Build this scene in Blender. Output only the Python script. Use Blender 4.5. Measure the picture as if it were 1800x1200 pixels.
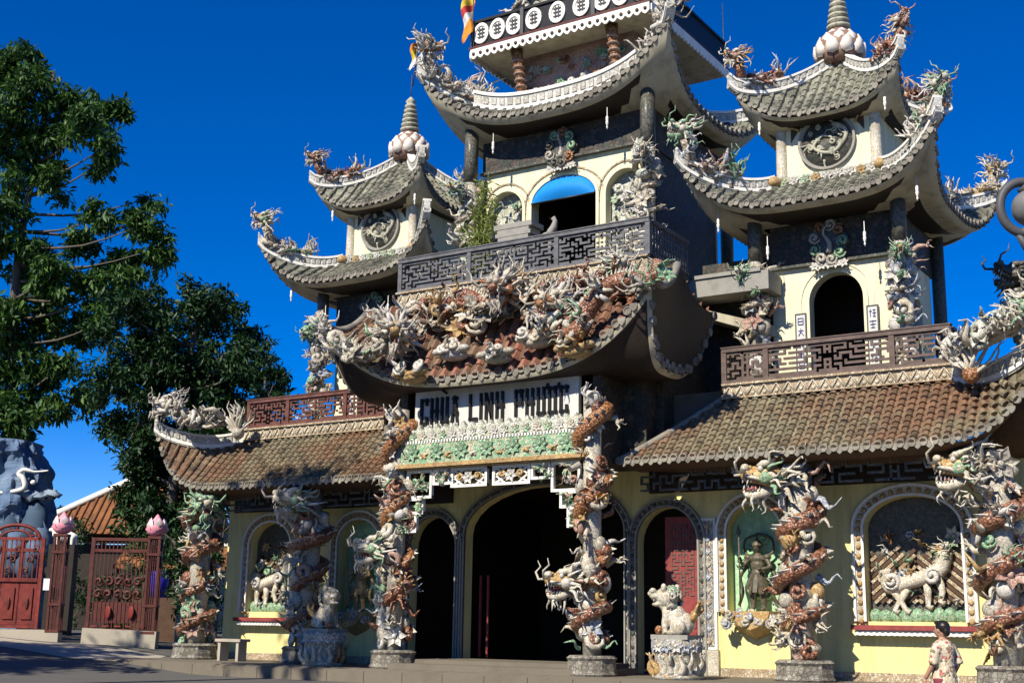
import bpy, math, random
import numpy as np
from mathutils import Vector, Matrix
R_ = math.radians
for o in list(bpy.data.objects): bpy.data.objects.remove(o)
SC = bpy.context.scene
COL = SC.collection
# ---------------------------------------------------------------- camera
cam_d = bpy.data.cameras.new('camera'); cam = bpy.data.objects.new('camera', cam_d); COL.objects.link(cam)
cam_d.sensor_width = 36.0; cam_d.lens = 2270.0 / 1800.0 * 36.0
cam_d.clip_start = 0.1; cam_d.clip_end = 3000
H, PI_, RO = R_(33.0), R_(12.55), R_(0.95)
fw = Vector((-math.sin(H)*math.cos(PI_), math.cos(H)*math.cos(PI_), math.sin(PI_)))
r0 = Vector((math.cos(H), math.sin(H), 0)); u0 = r0.cross(fw)
rr = r0*math.cos(RO) + u0*math.sin(RO); uu = u0*math.cos(RO) - r0*math.sin(RO)
mw = Matrix((rr, uu, -fw)).transposed().to_4x4(); mw.translation = Vector((18.096, -27.0, 1.35))
cam.matrix_world = mw
SC.camera = cam
# ---------------------------------------------------------------- sky, sun, exposure
SUN_EL, SUN_AZ = 41.0, 5.0      # azimuth: degrees to the left of straight in front of the facade
w = bpy.data.worlds.new('World'); SC.world = w; w.use_nodes = True
nt = w.node_tree; nt.nodes.clear()
sky = nt.nodes.new('ShaderNodeTexSky'); sky.sky_type = 'NISHITA'; sky.sun_disc = False
sky.sun_elevation = R_(SUN_EL); sky.sun_rotation = R_(180.0 + SUN_AZ)
sky.altitude = 1500; sky.air_density = 0.8; sky.dust_density = 0.1; sky.ozone_density = 4.0
hs = nt.nodes.new('ShaderNodeHueSaturation'); hs.inputs['Saturation'].default_value = 1.45
hs.inputs['Hue'].default_value = 0.515
bg = nt.nodes.new('ShaderNodeBackground'); bg.inputs[1].default_value = 0.110
wo = nt.nodes.new('ShaderNodeOutputWorld')
nt.links.new(sky.outputs[0], hs.inputs['Color']); nt.links.new(hs.outputs[0], bg.inputs[0]); nt.links.new(bg.outputs[0], wo.inputs[0])
sd = bpy.data.lights.new('sun', 'SUN'); sd.energy = 5.0; sd.angle = R_(0.5); sd.color = (1.0, 0.93, 0.80)
so = bpy.data.objects.new('sun', sd); COL.objects.link(so)
sdir = Vector((math.sin(R_(SUN_AZ))*math.cos(R_(SUN_EL)), math.cos(R_(SUN_AZ))*math.cos(R_(SUN_EL)), -math.sin(R_(SUN_EL))))
so.rotation_euler = sdir.to_track_quat('-Z', 'Y').to_euler(); so.location = (0, -60, 60)
vs = SC.view_settings; vs.view_transform = 'Standard'; vs.look = 'None'; vs.gamma = 1.0; vs.use_curve_mapping = False
vs.exposure = 0.50
SC.render.engine = 'CYCLES'
SC.cycles.diffuse_bounces = 1
# ---------------------------------------------------------------- materials
def nodes(name, rough=0.6, spec=0.3):
    m = bpy.data.materials.new(name); m.use_nodes = True
    n = m.node_tree; b = n.nodes['Principled BSDF']
    b.inputs['Roughness'].default_value = rough
    b.inputs['Specular IOR Level'].default_value = spec
    return m, n, b
def lk(n, a, b): n.links.new(a, b)
def coord(n, which='Object', scale=(1, 1, 1)):
    t = n.nodes.new('ShaderNodeTexCoord'); mp = n.nodes.new('ShaderNodeMapping'); mp.inputs['Scale'].default_value = scale
    lk(n, t.outputs[which], mp.inputs[0]); return mp.outputs[0]
def ramp(n, fac, stops, const=False):
    r = n.nodes.new('ShaderNodeValToRGB'); e = r.color_ramp.elements
    if const: r.color_ramp.interpolation = 'CONSTANT'
    while len(e) < len(stops): e.new(0.5)
    for i, (p, c) in enumerate(stops):
        e[i].position = p; e[i].color = tuple(c) + (1,)
    lk(n, fac, r.inputs[0]); return r.outputs[0]
def noise(n, vec, scale, detail=4, rough=0.6):
    t = n.nodes.new('ShaderNodeTexNoise'); t.inputs['Scale'].default_value = scale; t.inputs['Detail'].default_value = detail
    t.inputs['Roughness'].default_value = rough
    lk(n, vec, t.inputs['Vector']); return t.outputs['Fac']
def mix(n, fac, a, b, mode='MIX'):
    m = n.nodes.new('ShaderNodeMix'); m.data_type = 'RGBA'; m.blend_type = mode
    if isinstance(fac, (int, float)): m.inputs[0].default_value = fac
    else: lk(n, fac, m.inputs[0])
    for s, v in ((6, a), (7, b)):
        if isinstance(v, (tuple, list)): m.inputs[s].default_value = tuple(v) + (1,)
        else: lk(n, v, m.inputs[s])
    return m.outputs[2]
def bump(n, b, height, strength=0.4, dist=0.02):
    bp = n.nodes.new('ShaderNodeBump'); bp.inputs['Strength'].default_value = strength; bp.inputs['Distance'].default_value = dist
    lk(n, height, bp.inputs['Height']); lk(n, bp.outputs[0], b.inputs['Normal'])
def mosaic(name, cols, scale=14, grout=(0.13, 0.11, 0.09), rough=0.35, edge=0.05, dirt=0.38):
    m, n, b = nodes(name, rough, 0.4)
    v = coord(n)
    t = n.nodes.new('ShaderNodeTexVoronoi'); t.inputs['Scale'].default_value = scale; lk(n, v, t.inputs['Vector'])
    sx = n.nodes.new('ShaderNodeSeparateColor'); lk(n, t.outputs['Color'], sx.inputs[0])
    c = ramp(n, sx.outputs[0], [(i/len(cols), cc) for i, cc in enumerate(cols)], True)
    t2 = n.nodes.new('ShaderNodeTexVoronoi'); t2.feature = 'DISTANCE_TO_EDGE'; t2.inputs['Scale'].default_value = scale; lk(n, v, t2.inputs['Vector'])
    e = ramp(n, t2.outputs['Distance'], [(0.0, (0, 0, 0)), (edge*2, (1, 1, 1))])
    c = mix(n, e, grout, c)
    d = ramp(n, noise(n, v, 2.2, 5, 0.7), [(0.42, (1, 1, 1)), (0.68, (1-dirt, 1-dirt*1.05, 1-dirt*1.15))])
    c = mix(n, 1.0, c, d, 'MULTIPLY')
    lk(n, c, b.inputs['Base Color']); bump(n, b, e, 0.5, 0.012)
    return m
def plaster(name, col, stain, amt=0.5, rough=0.8, streak=True, sc=1.2):
    m, n, b = nodes(name, rough, 0.2)
    v = coord(n); v2 = coord(n, 'Object', (3.0, 3.0, 0.35) if streak else (1, 1, 1))
    f1 = ramp(n, noise(n, v2, sc, 6, 0.65), [(0.45, (0, 0, 0)), (0.75, (1, 1, 1))])
    f2 = noise(n, v, 18, 4)
    mm = n.nodes.new('ShaderNodeMath'); mm.operation = 'MULTIPLY'; mm.inputs[1].default_value = amt; lk(n, f1, mm.inputs[0])
    c = mix(n, mm.outputs[0], col, stain)
    c = mix(n, 0.25, c, ramp(n, f2, [(0.3, tuple(x*0.75 for x in col)), (0.7, tuple(min(1, x*1.1) for x in col))]))
    lk(n, c, b.inputs['Base Color']); bump(n, b, f2, 0.15, 0.01)
    return m
def plain(name, col, rough=0.5, spec=0.3, var=0.25, sc=6, metal=0.0):
    m, n, b = nodes(name, rough, spec); b.inputs['Metallic'].default_value = metal
    v = coord(n); f = noise(n, v, sc, 5, 0.65)
    c = ramp(n, f, [(0.3, tuple(x*(1-var) for x in col)), (0.7, tuple(min(1, x*(1+var)) for x in col))])
    lk(n, c, b.inputs['Base Color']); bump(n, b, f, 0.1, 0.01)
    return m
def scales(name, c1, c2, sc=16, rough=0.3):
    m, n, b = nodes(name, rough, 0.45)
    v = coord(n)
    t = n.nodes.new('ShaderNodeTexVoronoi'); t.inputs['Scale'].default_value = sc; lk(n, v, t.inputs['Vector'])
    sx = n.nodes.new('ShaderNodeSeparateColor'); lk(n, t.outputs['Color'], sx.inputs[0])
    c = ramp(n, sx.outputs[0], [(0.0, c1), (1.0, c2)])
    e = ramp(n, t.outputs['Distance'], [(0.25, (1, 1, 1)), (0.75, (0.35, 0.3, 0.28))])
    c = mix(n, 1.0, c, e, 'MULTIPLY')
    lk(n, c, b.inputs['Base Color'])
    inv = ramp(n, t.outputs['Distance'], [(0.0, (1, 1, 1)), (0.8, (0, 0, 0))])
    bump(n, b, inv, 0.8, 0.03)
    return m
def tiles(name, c1, c2, c3, sc=0.55):
    m, n, b = nodes(name, 0.75, 0.25)
    v = coord(n)
    geo = n.nodes.new('ShaderNodeNewGeometry')
    oi = n.nodes.new('ShaderNodeObjectInfo')
    pos = geo.outputs['Position']
    a = ramp(n, noise(n, pos, sc, 4, 0.6), [(0.42, (0, 0, 0)), (0.6, (1, 1, 1))])
    c = mix(n, a, c1, c2)
    bb = ramp(n, noise(n, pos, 3.1, 6, 0.75), [(0.48, (0, 0, 0)), (0.66, (1, 1, 1))])
    c = mix(n, bb, c, c3)
    ad = n.nodes.new('ShaderNodeMath'); ad.operation = 'ADD'; lk(n, oi.outputs['Random'], ad.inputs[0]); lk(n, geo.outputs['Random Per Island'], ad.inputs[1])
    fr = n.nodes.new('ShaderNodeMath'); fr.operation = 'FRACT'; lk(n, ad.outputs[0], fr.inputs[0])
    c = mix(n, 1.0, c, ramp(n, fr.outputs[0], [(0.0, (0.78, 0.78, 0.76)), (1.0, (1.15, 1.12, 1.08))]), 'MULTIPLY')
    lk(n, c, b.inputs['Base Color']); bump(n, b, noise(n, pos, 30, 4), 0.3, 0.01)
    return m
def leafmat(name, c1, c2, tr=0.25):
    m, n, b = nodes(name, 0.5, 0.3)
    geo = n.nodes.new('ShaderNodeNewGeometry')
    c = ramp(n, geo.outputs['Random Per Island'], [(0.0, c1), (0.75, tuple((x+y)/2 for x, y in zip(c1, c2))), (1.0, c2)])
    lk(n, c, b.inputs['Base Color'])
    t = n.nodes.new('ShaderNodeBsdfTranslucent'); lk(n, c, t.inputs[0])
    ms = n.nodes.new('ShaderNodeMixShader'); ms.inputs[0].default_value = tr
    lk(n, b.outputs[0], ms.inputs[1]); lk(n, t.outputs[0], ms.inputs[2])
    lk(n, ms.outputs[0], n.nodes['Material Output'].inputs[0])
    return m
CREAM, WHITE, BROWN, OCHRE = (0.66, 0.58, 0.42), (0.80, 0.77, 0.70), (0.20, 0.09, 0.05), (0.56, 0.31, 0.08)
GREEN, BLUE, GREY, DARK = (0.20, 0.44, 0.22), (0.32, 0.40, 0.52), (0.46, 0.44, 0.39), (0.06, 0.06, 0.05)
PINK = (0.50, 0.28, 0.22)
M = {}
M['yellow'] = plaster('yellow_plaster', (0.80, 0.69, 0.30), (0.40, 0.32, 0.16), 0.7, sc=1.9)
M['ywall'] = plaster('cream_plaster', (0.80, 0.74, 0.49), (0.36, 0.32, 0.22), 0.65, sc=1.9)
M['soffit'] = plaster('weathered_soffit', (0.54, 0.48, 0.34), (0.14, 0.12, 0.08), 0.8, sc=0.9)
M['mould'] = plaster('mossy_plaster', (0.44, 0.42, 0.32), (0.10, 0.10, 0.075), 0.9, sc=2.0)
M['whiteband'] = mosaic('white_band', [WHITE, (0.7, 0.69, 0.62), (0.72, 0.68, 0.55), WHITE, (0.6, 0.6, 0.55)], 16, (0.42, 0.40, 0.34), dirt=0.35)
M['white'] = plaster('white_plaster', (0.82, 0.79, 0.71), (0.42, 0.39, 0.32), 0.4)
M['panel'] = mosaic('panel_shards', [GREY, (0.25, 0.28, 0.26), CREAM, (0.3, 0.33, 0.4), BROWN], 30, dirt=0.3)
M['cream'] = mosaic('cream_shards', [CREAM, WHITE, (0.6, 0.5, 0.33), (0.72, 0.68, 0.56)], 34, (0.26, 0.22, 0.17))
M['brown'] = scales('brown_scales', (0.24, 0.10, 0.055), (0.40, 0.20, 0.12), 15)
M['rust'] = scales('rust_scales', (0.38, 0.15, 0.06), (0.50, 0.27, 0.12), 18)
M['greyscale'] = scales('grey_scales', (0.36, 0.30, 0.22), (0.62, 0.55, 0.43), 15)
M['ochre'] = mosaic('ochre_shards', [OCHRE, (0.56, 0.36, 0.12), (0.42, 0.2, 0.06), (0.6, 0.46, 0.2)], 34, (0.26, 0.22, 0.17))
M['green'] = mosaic('green_shards', [GREEN, (0.25, 0.5, 0.3), (0.1, 0.25, 0.12), (0.45, 0.55, 0.4)], 34, (0.26, 0.22, 0.17))
M['blue'] = mosaic('blue_shards', [BLUE, (0.4, 0.46, 0.55), (0.2, 0.24, 0.36), WHITE], 34, (0.26, 0.22, 0.17))
M['grey'] = mosaic('grey_shards', [GREY, (0.56, 0.53, 0.46), (0.33, 0.30, 0.25), CREAM], 34, (0.26, 0.22, 0.17))
M['white_c'] = mosaic('white_shards', [WHITE, (0.66, 0.64, 0.6), (0.74, 0.7, 0.62)], 34, (0.26, 0.22, 0.17))
M['pinkish'] = mosaic('pinkish_shards', [PINK, (0.55, 0.4, 0.33), (0.42, 0.2, 0.15)], 34, (0.26, 0.22, 0.17))
M['dark'] = mosaic('dark_shards', [DARK, (0.1, 0.1, 0.08), (0.05, 0.08, 0.06), (0.15, 0.13, 0.1)], 18)
M['mixed'] = mosaic('mixed_shards', [CREAM, (0.36, 0.24, 0.16), (0.40, 0.48, 0.34), WHITE, (0.58, 0.42, 0.2), (0.46, 0.48, 0.5), (0.5, 0.44, 0.3), GREY], 26, (0.24, 0.2, 0.16))
M['frieze_g'] = mosaic('green_frieze', [(0.25, 0.55, 0.3), (0.45, 0.62, 0.42), (0.55, 0.55, 0.35), (0.2, 0.45, 0.25), CREAM], 18)
M['frieze_w'] = mosaic('pale_frieze', [(0.68, 0.70, 0.58), WHITE, (0.5, 0.55, 0.42), (0.6, 0.6, 0.45)], 18)
M['ridge_panel'] = mosaic('ridge_panel_shards', [(0.62, 0.60, 0.52), (0.5, 0.5, 0.44), WHITE, (0.45, 0.40, 0.33)], 34, (0.3, 0.28, 0.24))
M['tan'] = mosaic('tan_frieze', [(0.55, 0.42, 0.26), (0.45, 0.32, 0.18), CREAM, (0.5, 0.38, 0.25)], 22)
M['tile_wing'] = tiles('wing_roof_tiles', (0.185, 0.105, 0.063), (0.205, 0.178, 0.115), (0.062, 0.046, 0.034))
M['tile_bed'] = tiles('roof_bed', (0.12, 0.06, 0.035), (0.13, 0.10, 0.06), (0.06, 0.045, 0.035))
M['tile_porch'] = tiles('porch_roof_tiles', (0.26, 0.105, 0.07), (0.21, 0.135, 0.085), (0.085, 0.065, 0.05), 0.9)
M['tile_grey'] = tiles('grey_roof_tiles', (0.27, 0.27, 0.21), (0.15, 0.15, 0.12), (0.055, 0.055, 0.05), 1.3)
M['tile_end'] = tiles('tile_end_glaze', (0.30, 0.28, 0.23), (0.22, 0.20, 0.17), (0.10, 0.09, 0.08), 1.5)
M['wood_and_shade'] = plain('dark_timber_and_shade', (0.028, 0.02, 0.015), 0.6)  # timber colour, also painted under eaves and on porch roof sides as shade
M['wood_red'] = plain('red_brown_timber', (0.095, 0.026, 0.02), 0.5, var=0.4)
M['door_red'] = plain('red_door_paint', (0.25, 0.05, 0.045), 0.5)
M['gate_red'] = plain('red_gate_paint', (0.17, 0.026, 0.019), 0.6, var=0.5, sc=3)
M['rail_brown'] = plain('brown_rail_paint', (0.115, 0.08, 0.066), 0.6, var=0.35)
M['rail_red'] = plain('reddish_rail_paint', (0.125, 0.052, 0.04), 0.6, var=0.45)
M['rail_grey'] = plain('grey_rail_paint', (0.115, 0.115, 0.12), 0.55, var=0.35)
M['dark_panel_and_shade'] = mosaic('dark_panels_and_shade', [(0.05, 0.04, 0.03), (0.07, 0.05, 0.035), (0.035, 0.045, 0.035), (0.09, 0.07, 0.05)], 7, (0.02, 0.018, 0.015), 0.6)  # dark wall panels; on the towers this colour is painted-in shade
M['black'] = plain('black_paint', (0.012, 0.012, 0.012), 0.45)
M['sign_white'] = plaster('sign_white_paint', (0.62, 0.61, 0.56), (0.36, 0.34, 0.29), 0.5)
M['ink_blue'] = plain('blue_letter_paint', (0.05, 0.07, 0.25), 0.5)
M['bronze'] = plain('dark_bronze', (0.10, 0.085, 0.055), 0.45, 0.4, 0.5, 9)
M['stone'] = plaster('grey_stone', (0.30, 0.285, 0.25), (0.14, 0.13, 0.11), 0.6, streak=False, sc=4)
M['stone_rough'] = mosaic('rough_stone', [(0.27, 0.25, 0.2), (0.2, 0.18, 0.15), (0.34, 0.31, 0.26)], 11, (0.08, 0.07, 0.06), 0.8)
M['awning'] = plain('blue_awning_cloth', (0.008, 0.22, 0.62), 0.65, 0.2, 0.08)
M['lotus'] = plain('pink_lotus_paint', (0.78, 0.30, 0.38), 0.45, 0.3, 0.2, 4)
M['lotus_tip'] = plain('white_lotus_paint', (0.80, 0.66, 0.66), 0.45)
M['finial'] = plaster('finial_plaster', (0.70, 0.64, 0.56), (0.36, 0.29, 0.24), 0.6, streak=False, sc=5)
M['finial_brown'] = plain('finial_brown', (0.24, 0.14, 0.10), 0.5)
M['paper'] = plain('white_paper', (0.82, 0.82, 0.82), 0.7, var=0.05)
M['lamp_metal'] = plain('grey_lamp_metal', (0.075, 0.075, 0.078), 0.55, 0.35, 0.12)
M['lamp_glass'] = plain('dusty_lamp_glass', (0.15, 0.15, 0.145), 0.5, 0.35, 0.15)
M['asphalt'] = plaster('asphalt', (0.115, 0.11, 0.10), (0.06, 0.06, 0.058), 0.6, streak=False, sc=0.6)
M['concrete'] = plaster('pale_concrete', (0.42, 0.37, 0.29), (0.24, 0.21, 0.17), 0.6, streak=False, sc=1.3)
M['roof_deck'] = plaster('mossy_roof_deck', (0.10, 0.095, 0.08), (0.05, 0.05, 0.045), 0.7, streak=False, sc=2)
M['paving'] = plaster('paving', (0.17, 0.145, 0.11), (0.10, 0.085, 0.065), 0.6, streak=False, sc=1.8)
M['orange_roof'] = tiles('orange_roof_tiles', (0.25, 0.105, 0.04), (0.21, 0.085, 0.035), (0.13, 0.06, 0.03))
M['rock'] = plaster('painted_blue_rock', (0.10, 0.155, 0.245), (0.30, 0.36, 0.43), 0.9, streak=False, sc=1.1)
M['rock_pale'] = plaster('pale_blue_rock', (0.24, 0.30, 0.36), (0.12, 0.17, 0.24), 0.6, streak=False, sc=0.9)
M['rock_dark'] = plaster('dark_blue_rock', (0.055, 0.09, 0.14), (0.10, 0.15, 0.2), 0.6, streak=False, sc=0.9)
M['bark'] = plaster('bark', (0.11, 0.09, 0.07), (0.05, 0.042, 0.035), 0.7, sc=3)
M['leaf'] = leafmat('bright_leaves', (0.018, 0.058, 0.011), (0.095, 0.185, 0.032))
M['leaf_dark'] = leafmat('dark_leaves', (0.010, 0.034, 0.010), (0.035, 0.085, 0.02), 0.15)
M['leaf_bamboo'] = leafmat('bamboo_leaves', (0.16, 0.22, 0.05), (0.42, 0.44, 0.14), 0.35)
M['skin'] = plain('skin', (0.42, 0.23, 0.15), 0.5, 0.35, 0.08)
M['hair'] = plain('dark_hair', (0.015, 0.012, 0.01), 0.4)
M['shirt'] = mosaic('patterned_shirt', [(0.62, 0.52, 0.36), (0.42, 0.10, 0.09), (0.66, 0.58, 0.42), (0.6, 0.5, 0.36), (0.2, 0.16, 0.1)], 24, (0.6, 0.5, 0.36), 0.8, dirt=0.15)
M['trousers'] = plain('maroon_trousers', (0.20, 0.04, 0.06), 0.8)
M['flag_o'] = plain('orange_flag_cloth', (0.75, 0.26, 0.03), 0.8)
M['flag_y'] = plain('yellow_flag_cloth', (0.75, 0.52, 0.05), 0.8)
M['flag_w'] = plain('white_flag_cloth', (0.78, 0.75, 0.7), 0.8)
M['flag_r'] = plain('red_flag_cloth', (0.55, 0.05, 0.04), 0.8)
M['flag_b'] = plain('blue_flag_cloth', (0.04, 0.06, 0.35), 0.8)
M['niche_green'] = mosaic('pale_green_niche', [(0.42, 0.68, 0.38), (0.36, 0.6, 0.33), (0.5, 0.72, 0.45)], 9, (0.35, 0.6, 0.33), 0.6, dirt=0.2)
M['rafter'] = plain('brown_rafters', (0.085, 0.045, 0.025), 0.6)
M['blue_thing'] = plain('blue_plastic', (0.03, 0.03, 0.5), 0.5)
PAL = ['cream', 'cream', 'grey', 'white_c', 'cream', 'green', 'blue', 'ochre', 'brown', 'pinkish', 'brown', 'greyscale', 'pinkish', 'brown', 'ochre', 'white_c']
# ---------------------------------------------------------------- mesh builder
class MB:
    def __init__(s): s.v = []; s.f = []; s.m = []; s.s = []
    def add(s, vs, fs, mi=0, smooth=False):
        k = len(s.v); s.v.extend(tuple(p) for p in vs)
        for q in fs: s.f.append(tuple(i+k for i in q)); s.m.append(mi); s.s.append(smooth)
    def box(s, c, d, rz=0, mi=0):
        x, y, z = d[0]/2, d[1]/2, d[2]/2; ca, sa = math.cos(rz), math.sin(rz)
        vs = [(c[0]+a*x*ca-b*y*sa, c[1]+a*x*sa+b*y*ca, c[2]+e*z) for e in (-1, 1) for a, b in ((-1, -1), (1, -1), (1, 1), (-1, 1))]
        s.add(vs, [(3, 2, 1, 0), (4, 5, 6, 7), (0, 1, 5, 4), (1, 2, 6, 5), (2, 3, 7, 6), (3, 0, 4, 7)], mi)
    def bar(s, p, q, w_, h_, mi=0, up=(0, 0, 1)):
        p, q = Vector(p), Vector(q); d = (q-p).normalized(); u = Vector(up)
        a = d.cross(u)
        if a.length < 1e-4: a = d.cross(Vector((1, 0, 0)))
        a.normalize(); b = a.cross(d).normalized(); a *= w_/2; b *= h_/2
        vs = [p-a-b, p+a-b, p+a+b, p-a+b, q-a-b, q+a-b, q+a+b, q-a+b]
        s.add(vs, [(3, 2, 1, 0), (4, 5, 6, 7), (0, 1, 5, 4), (1, 2, 6, 5), (2, 3, 7, 6), (3, 0, 4, 7)], mi)
    def tube(s, pts, rad, n=6, mi=0, flat=1.0, smooth=True):
        pts = [Vector(p) for p in pts]; N = len(pts)
        if not hasattr(rad, '__len__'): rad = [rad]*N
        t = [(pts[min(i+1, N-1)]-pts[max(i-1, 0)]).normalized() for i in range(N)]
        a = t[0].orthogonal().normalized(); vs = []
        for i in range(N):
            a = (a - t[i]*a.dot(t[i]));
            a = a.normalized() if a.length > 1e-6 else t[i].orthogonal().normalized()
            b = t[i].cross(a)
            for k in range(n):
                an = 2*math.pi*k/n
                vs.append(pts[i]+(a*math.cos(an)+b*math.sin(an)*flat)*rad[i])
        fs = [(i*n+k, i*n+(k+1) % n, (i+1)*n+(k+1) % n, (i+1)*n+k) for i in range(N-1) for k in range(n)]
        fs += [tuple(range(n-1, -1, -1)), tuple((N-1)*n+k for k in range(n))]
        s.add(vs, fs, mi, smooth)
    def lathe(s, prof, c, n=12, mi=0, smooth=True, ph=0):
        vs = []; fs = []
        for r, z in prof:
            for k in range(n):
                an = 2*math.pi*k/n+ph; vs.append((c[0]+r*math.cos(an), c[1]+r*math.sin(an), c[2]+z))
        P = len(prof)
        fs = [(i*n+k, i*n+(k+1) % n, (i+1)*n+(k+1) % n, (i+1)*n+k) for i in range(P-1) for k in range(n)]
        fs += [tuple(range(n-1, -1, -1)), tuple((P-1)*n+k for k in range(n))]
        s.add(vs, fs, mi, smooth)
    def ell(s, c, r, nu=10, nv=7, mi=0, rot=None):
        vs = []; c = Vector(c)
        for j in range(nv+1):
            th = math.pi*j/nv
            for k in range(nu):
                an = 2*math.pi*k/nu
                p = Vector((r[0]*math.sin(th)*math.cos(an), r[1]*math.sin(th)*math.sin(an), r[2]*math.cos(th)))
                if rot is not None: p = rot @ p
                vs.append(c+p)
        fs = [(j*nu+k, (j+1)*nu+k, (j+1)*nu+(k+1) % nu, j*nu+(k+1) % nu) for j in range(nv) for k in range(nu)]
        s.add(vs, fs, mi, True)
    def grid(s, fn, nu, nv, mi=0, smooth=True, flip=False):
        vs = [fn(i/nu, j/nv) for j in range(nv+1) for i in range(nu+1)]; W = nu+1
        fs = [(j*W+i, j*W+i+1, (j+1)*W+i+1, (j+1)*W+i) for j in range(nv) for i in range(nu)]
        if flip: fs = [q[::-1] for q in fs]
        s.add(vs, fs, mi, smooth)
    def prism(s, poly, y0, y1, mi=0):     # poly in (x, z), extruded along y
        n = len(poly); vs = [(x, y0, z) for x, z in poly]+[(x, y1, z) for x, z in poly]
        fs = [tuple(range(n)), tuple(range(2*n-1, n-1, -1))]+[(k, k+n, (k+1) % n+n, (k+1) % n) for k in range(n)]
        s.add(vs, fs, mi)
    def mesh(s, name):
        me = bpy.data.meshes.new(name); me.from_pydata(s.v, [], s.f)
        me.polygons.foreach_set('material_index', s.m); me.polygons.foreach_set('use_smooth', s.s); me.update(); return me
def obj(name, mb, mats, parent=None, label=None, stuff=False):
    me = mb.mesh(name) if isinstance(mb, MB) else mb
    if not me.materials:
        for k in ([mats] if isinstance(mats, str) else mats): me.materials.append(M[k])
    o = bpy.data.objects.new(name, me); COL.objects.link(o)
    if parent is not None: attach(o, parent)
    if label: o['label'] = label
    if stuff: o['kind'] = 'stuff'
    return o
WM = {}
def world_of(o):
    p = Vector(o.location); q = o.parent
    while q: p += Vector(q.location); q = q.parent
    return p
def attach(o, parent):
    o.parent = parent; o.location = Vector(o.location) - world_of(parent)   # all parents unrotated, unscaled
def thing(name, loc, label, cat, group=None):
    o = bpy.data.objects.new(name, None); o.empty_display_size = 0.3; COL.objects.link(o); o.location = loc
    o['label'] = label; o['category'] = cat
    if group: o['group'] = group
    return o
def tag(o, label, cat, group=None):
    o['label'] = label; o['category'] = cat
    if group: o['group'] = group
    return o
def struct(name, mb, mats):
    o = obj(name, mb, mats); o['kind'] = 'structure'; return o
def remesh(name, mb, mats, parent, vox, label=None):
    me = mb.mesh(name); t = bpy.data.objects.new(name, me); COL.objects.link(t)
    md = t.modifiers.new('r', 'REMESH'); md.mode = 'VOXEL'; md.voxel_size = vox; md.use_smooth_shade = True
    sm = t.modifiers.new('s', 'SMOOTH'); sm.iterations = 2; sm.factor = 0.5
    bpy.context.view_layer.update()
    dg = bpy.context.evaluated_depsgraph_get(); m2 = bpy.data.meshes.new_from_object(t.evaluated_get(dg))
    bpy.data.objects.remove(t); m2.name = name; m2.materials.clear()
    return obj(name, m2, mats, parent, label)
# ---------------------------------------------------------------- ornament pieces
def rvec(rng, s=1.0): return Vector((rng.uniform(-s, s), rng.uniform(-s, s), rng.uniform(-s, s)))
def flame(mb, p, d, ln, r, rng, mi=0, wob=0.25, n=5, k=7, flat=0.6):
    p = Vector(p); d = Vector(d).normalized(); a = d.orthogonal().normalized(); b = d.cross(a)
    ph = rng.uniform(0, 6.28); an = rng.uniform(0, 6.28); sd_ = a*math.cos(an)+b*math.sin(an)
    pts = [p + d*ln*t/(k-1) + sd_*(math.sin(ph+t*1.15)-math.sin(ph))*ln*wob*(0.3+t/(k-1))*0.6 for t in range(k)]
    mb.tube(pts, [r*(1-0.85*(t/(k-1))**1.3) for t in range(k)], n, mi, flat)
def curl(mb, p, nrm, size, rng, mi=0, turns=1.4, n=6):
    p = Vector(p); nrm = Vector(nrm).normalized(); a = nrm.orthogonal().normalized(); b = nrm.cross(a)
    ph = rng.uniform(0, 6.28); sg = rng.choice((-1, 1)); K = int(9*turns); pts = []; rad = []
    for i in range(K+1):
        t = i/K; r = size*(1-0.85*t); an = ph+sg*t*turns*6.28
        pts.append(p+(a*math.cos(an)+b*math.sin(an))*r+nrm*size*0.35*t); rad.append(size*(0.14+0.2*math.sin(t*2.6)))
    mb.tube(pts, rad, n, mi)
def fan(mb, p, d, size, rng, mi=0, n=6, spread=0.9, r=None):
    d = Vector(d).normalized()
    for i in range(n):
        e = (d+rvec(rng, spread)).normalized()
        flame(mb, p, e, size*rng.uniform(0.7, 1.2), r or size*0.13, rng, mi, 0.3)
def petals(mb, p, d, size, rng, mi=0, n=6):
    p = Vector(p); d = Vector(d).normalized(); a = d.orthogonal().normalized(); b = d.cross(a); ph = rng.uniform(0, 6)
    for i in range(n):
        an = ph+i*6.283/n; o = a*math.cos(an)+b*math.sin(an); s_ = d.cross(o)
        q = [p, p+o*size*0.55+s_*size*0.28+d*size*0.25, p+o*size+d*size*0.18, p+o*size*0.55-s_*size*0.28+d*size*0.25]
        mb.add(q+[x-d*size*0.08 for x in q], [(0, 1, 2, 3), (7, 6, 5, 4), (0, 4, 5, 1), (1, 5, 6, 2), (2, 6, 7, 3), (3, 7, 4, 0)], mi)
    mb.ell(p+d*size*0.12, (size*0.22,)*3, 6, 4, mi)
def piece(parent, p, d, size, rng, pal=PAL, kinds=('curl', 'flame', 'fan', 'petals')):
    k = rng.choice(kinds); mb = MB()
    if k == 'curl': curl(mb, p, d, size*0.75, rng); nm = 'cloud_curl'
    elif k == 'flame':
        nm = 'flame'; flame(mb, p, d, size*1.8, size*0.3, rng, 0, 0.4)
    elif k == 'fan': fan(mb, p, d, size*1.4, rng); nm = 'flame_fan'
    else: petals(mb, p, d, size, rng); nm = 'flower'
    return obj(nm, mb, rng.choice(pal), parent)
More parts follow.
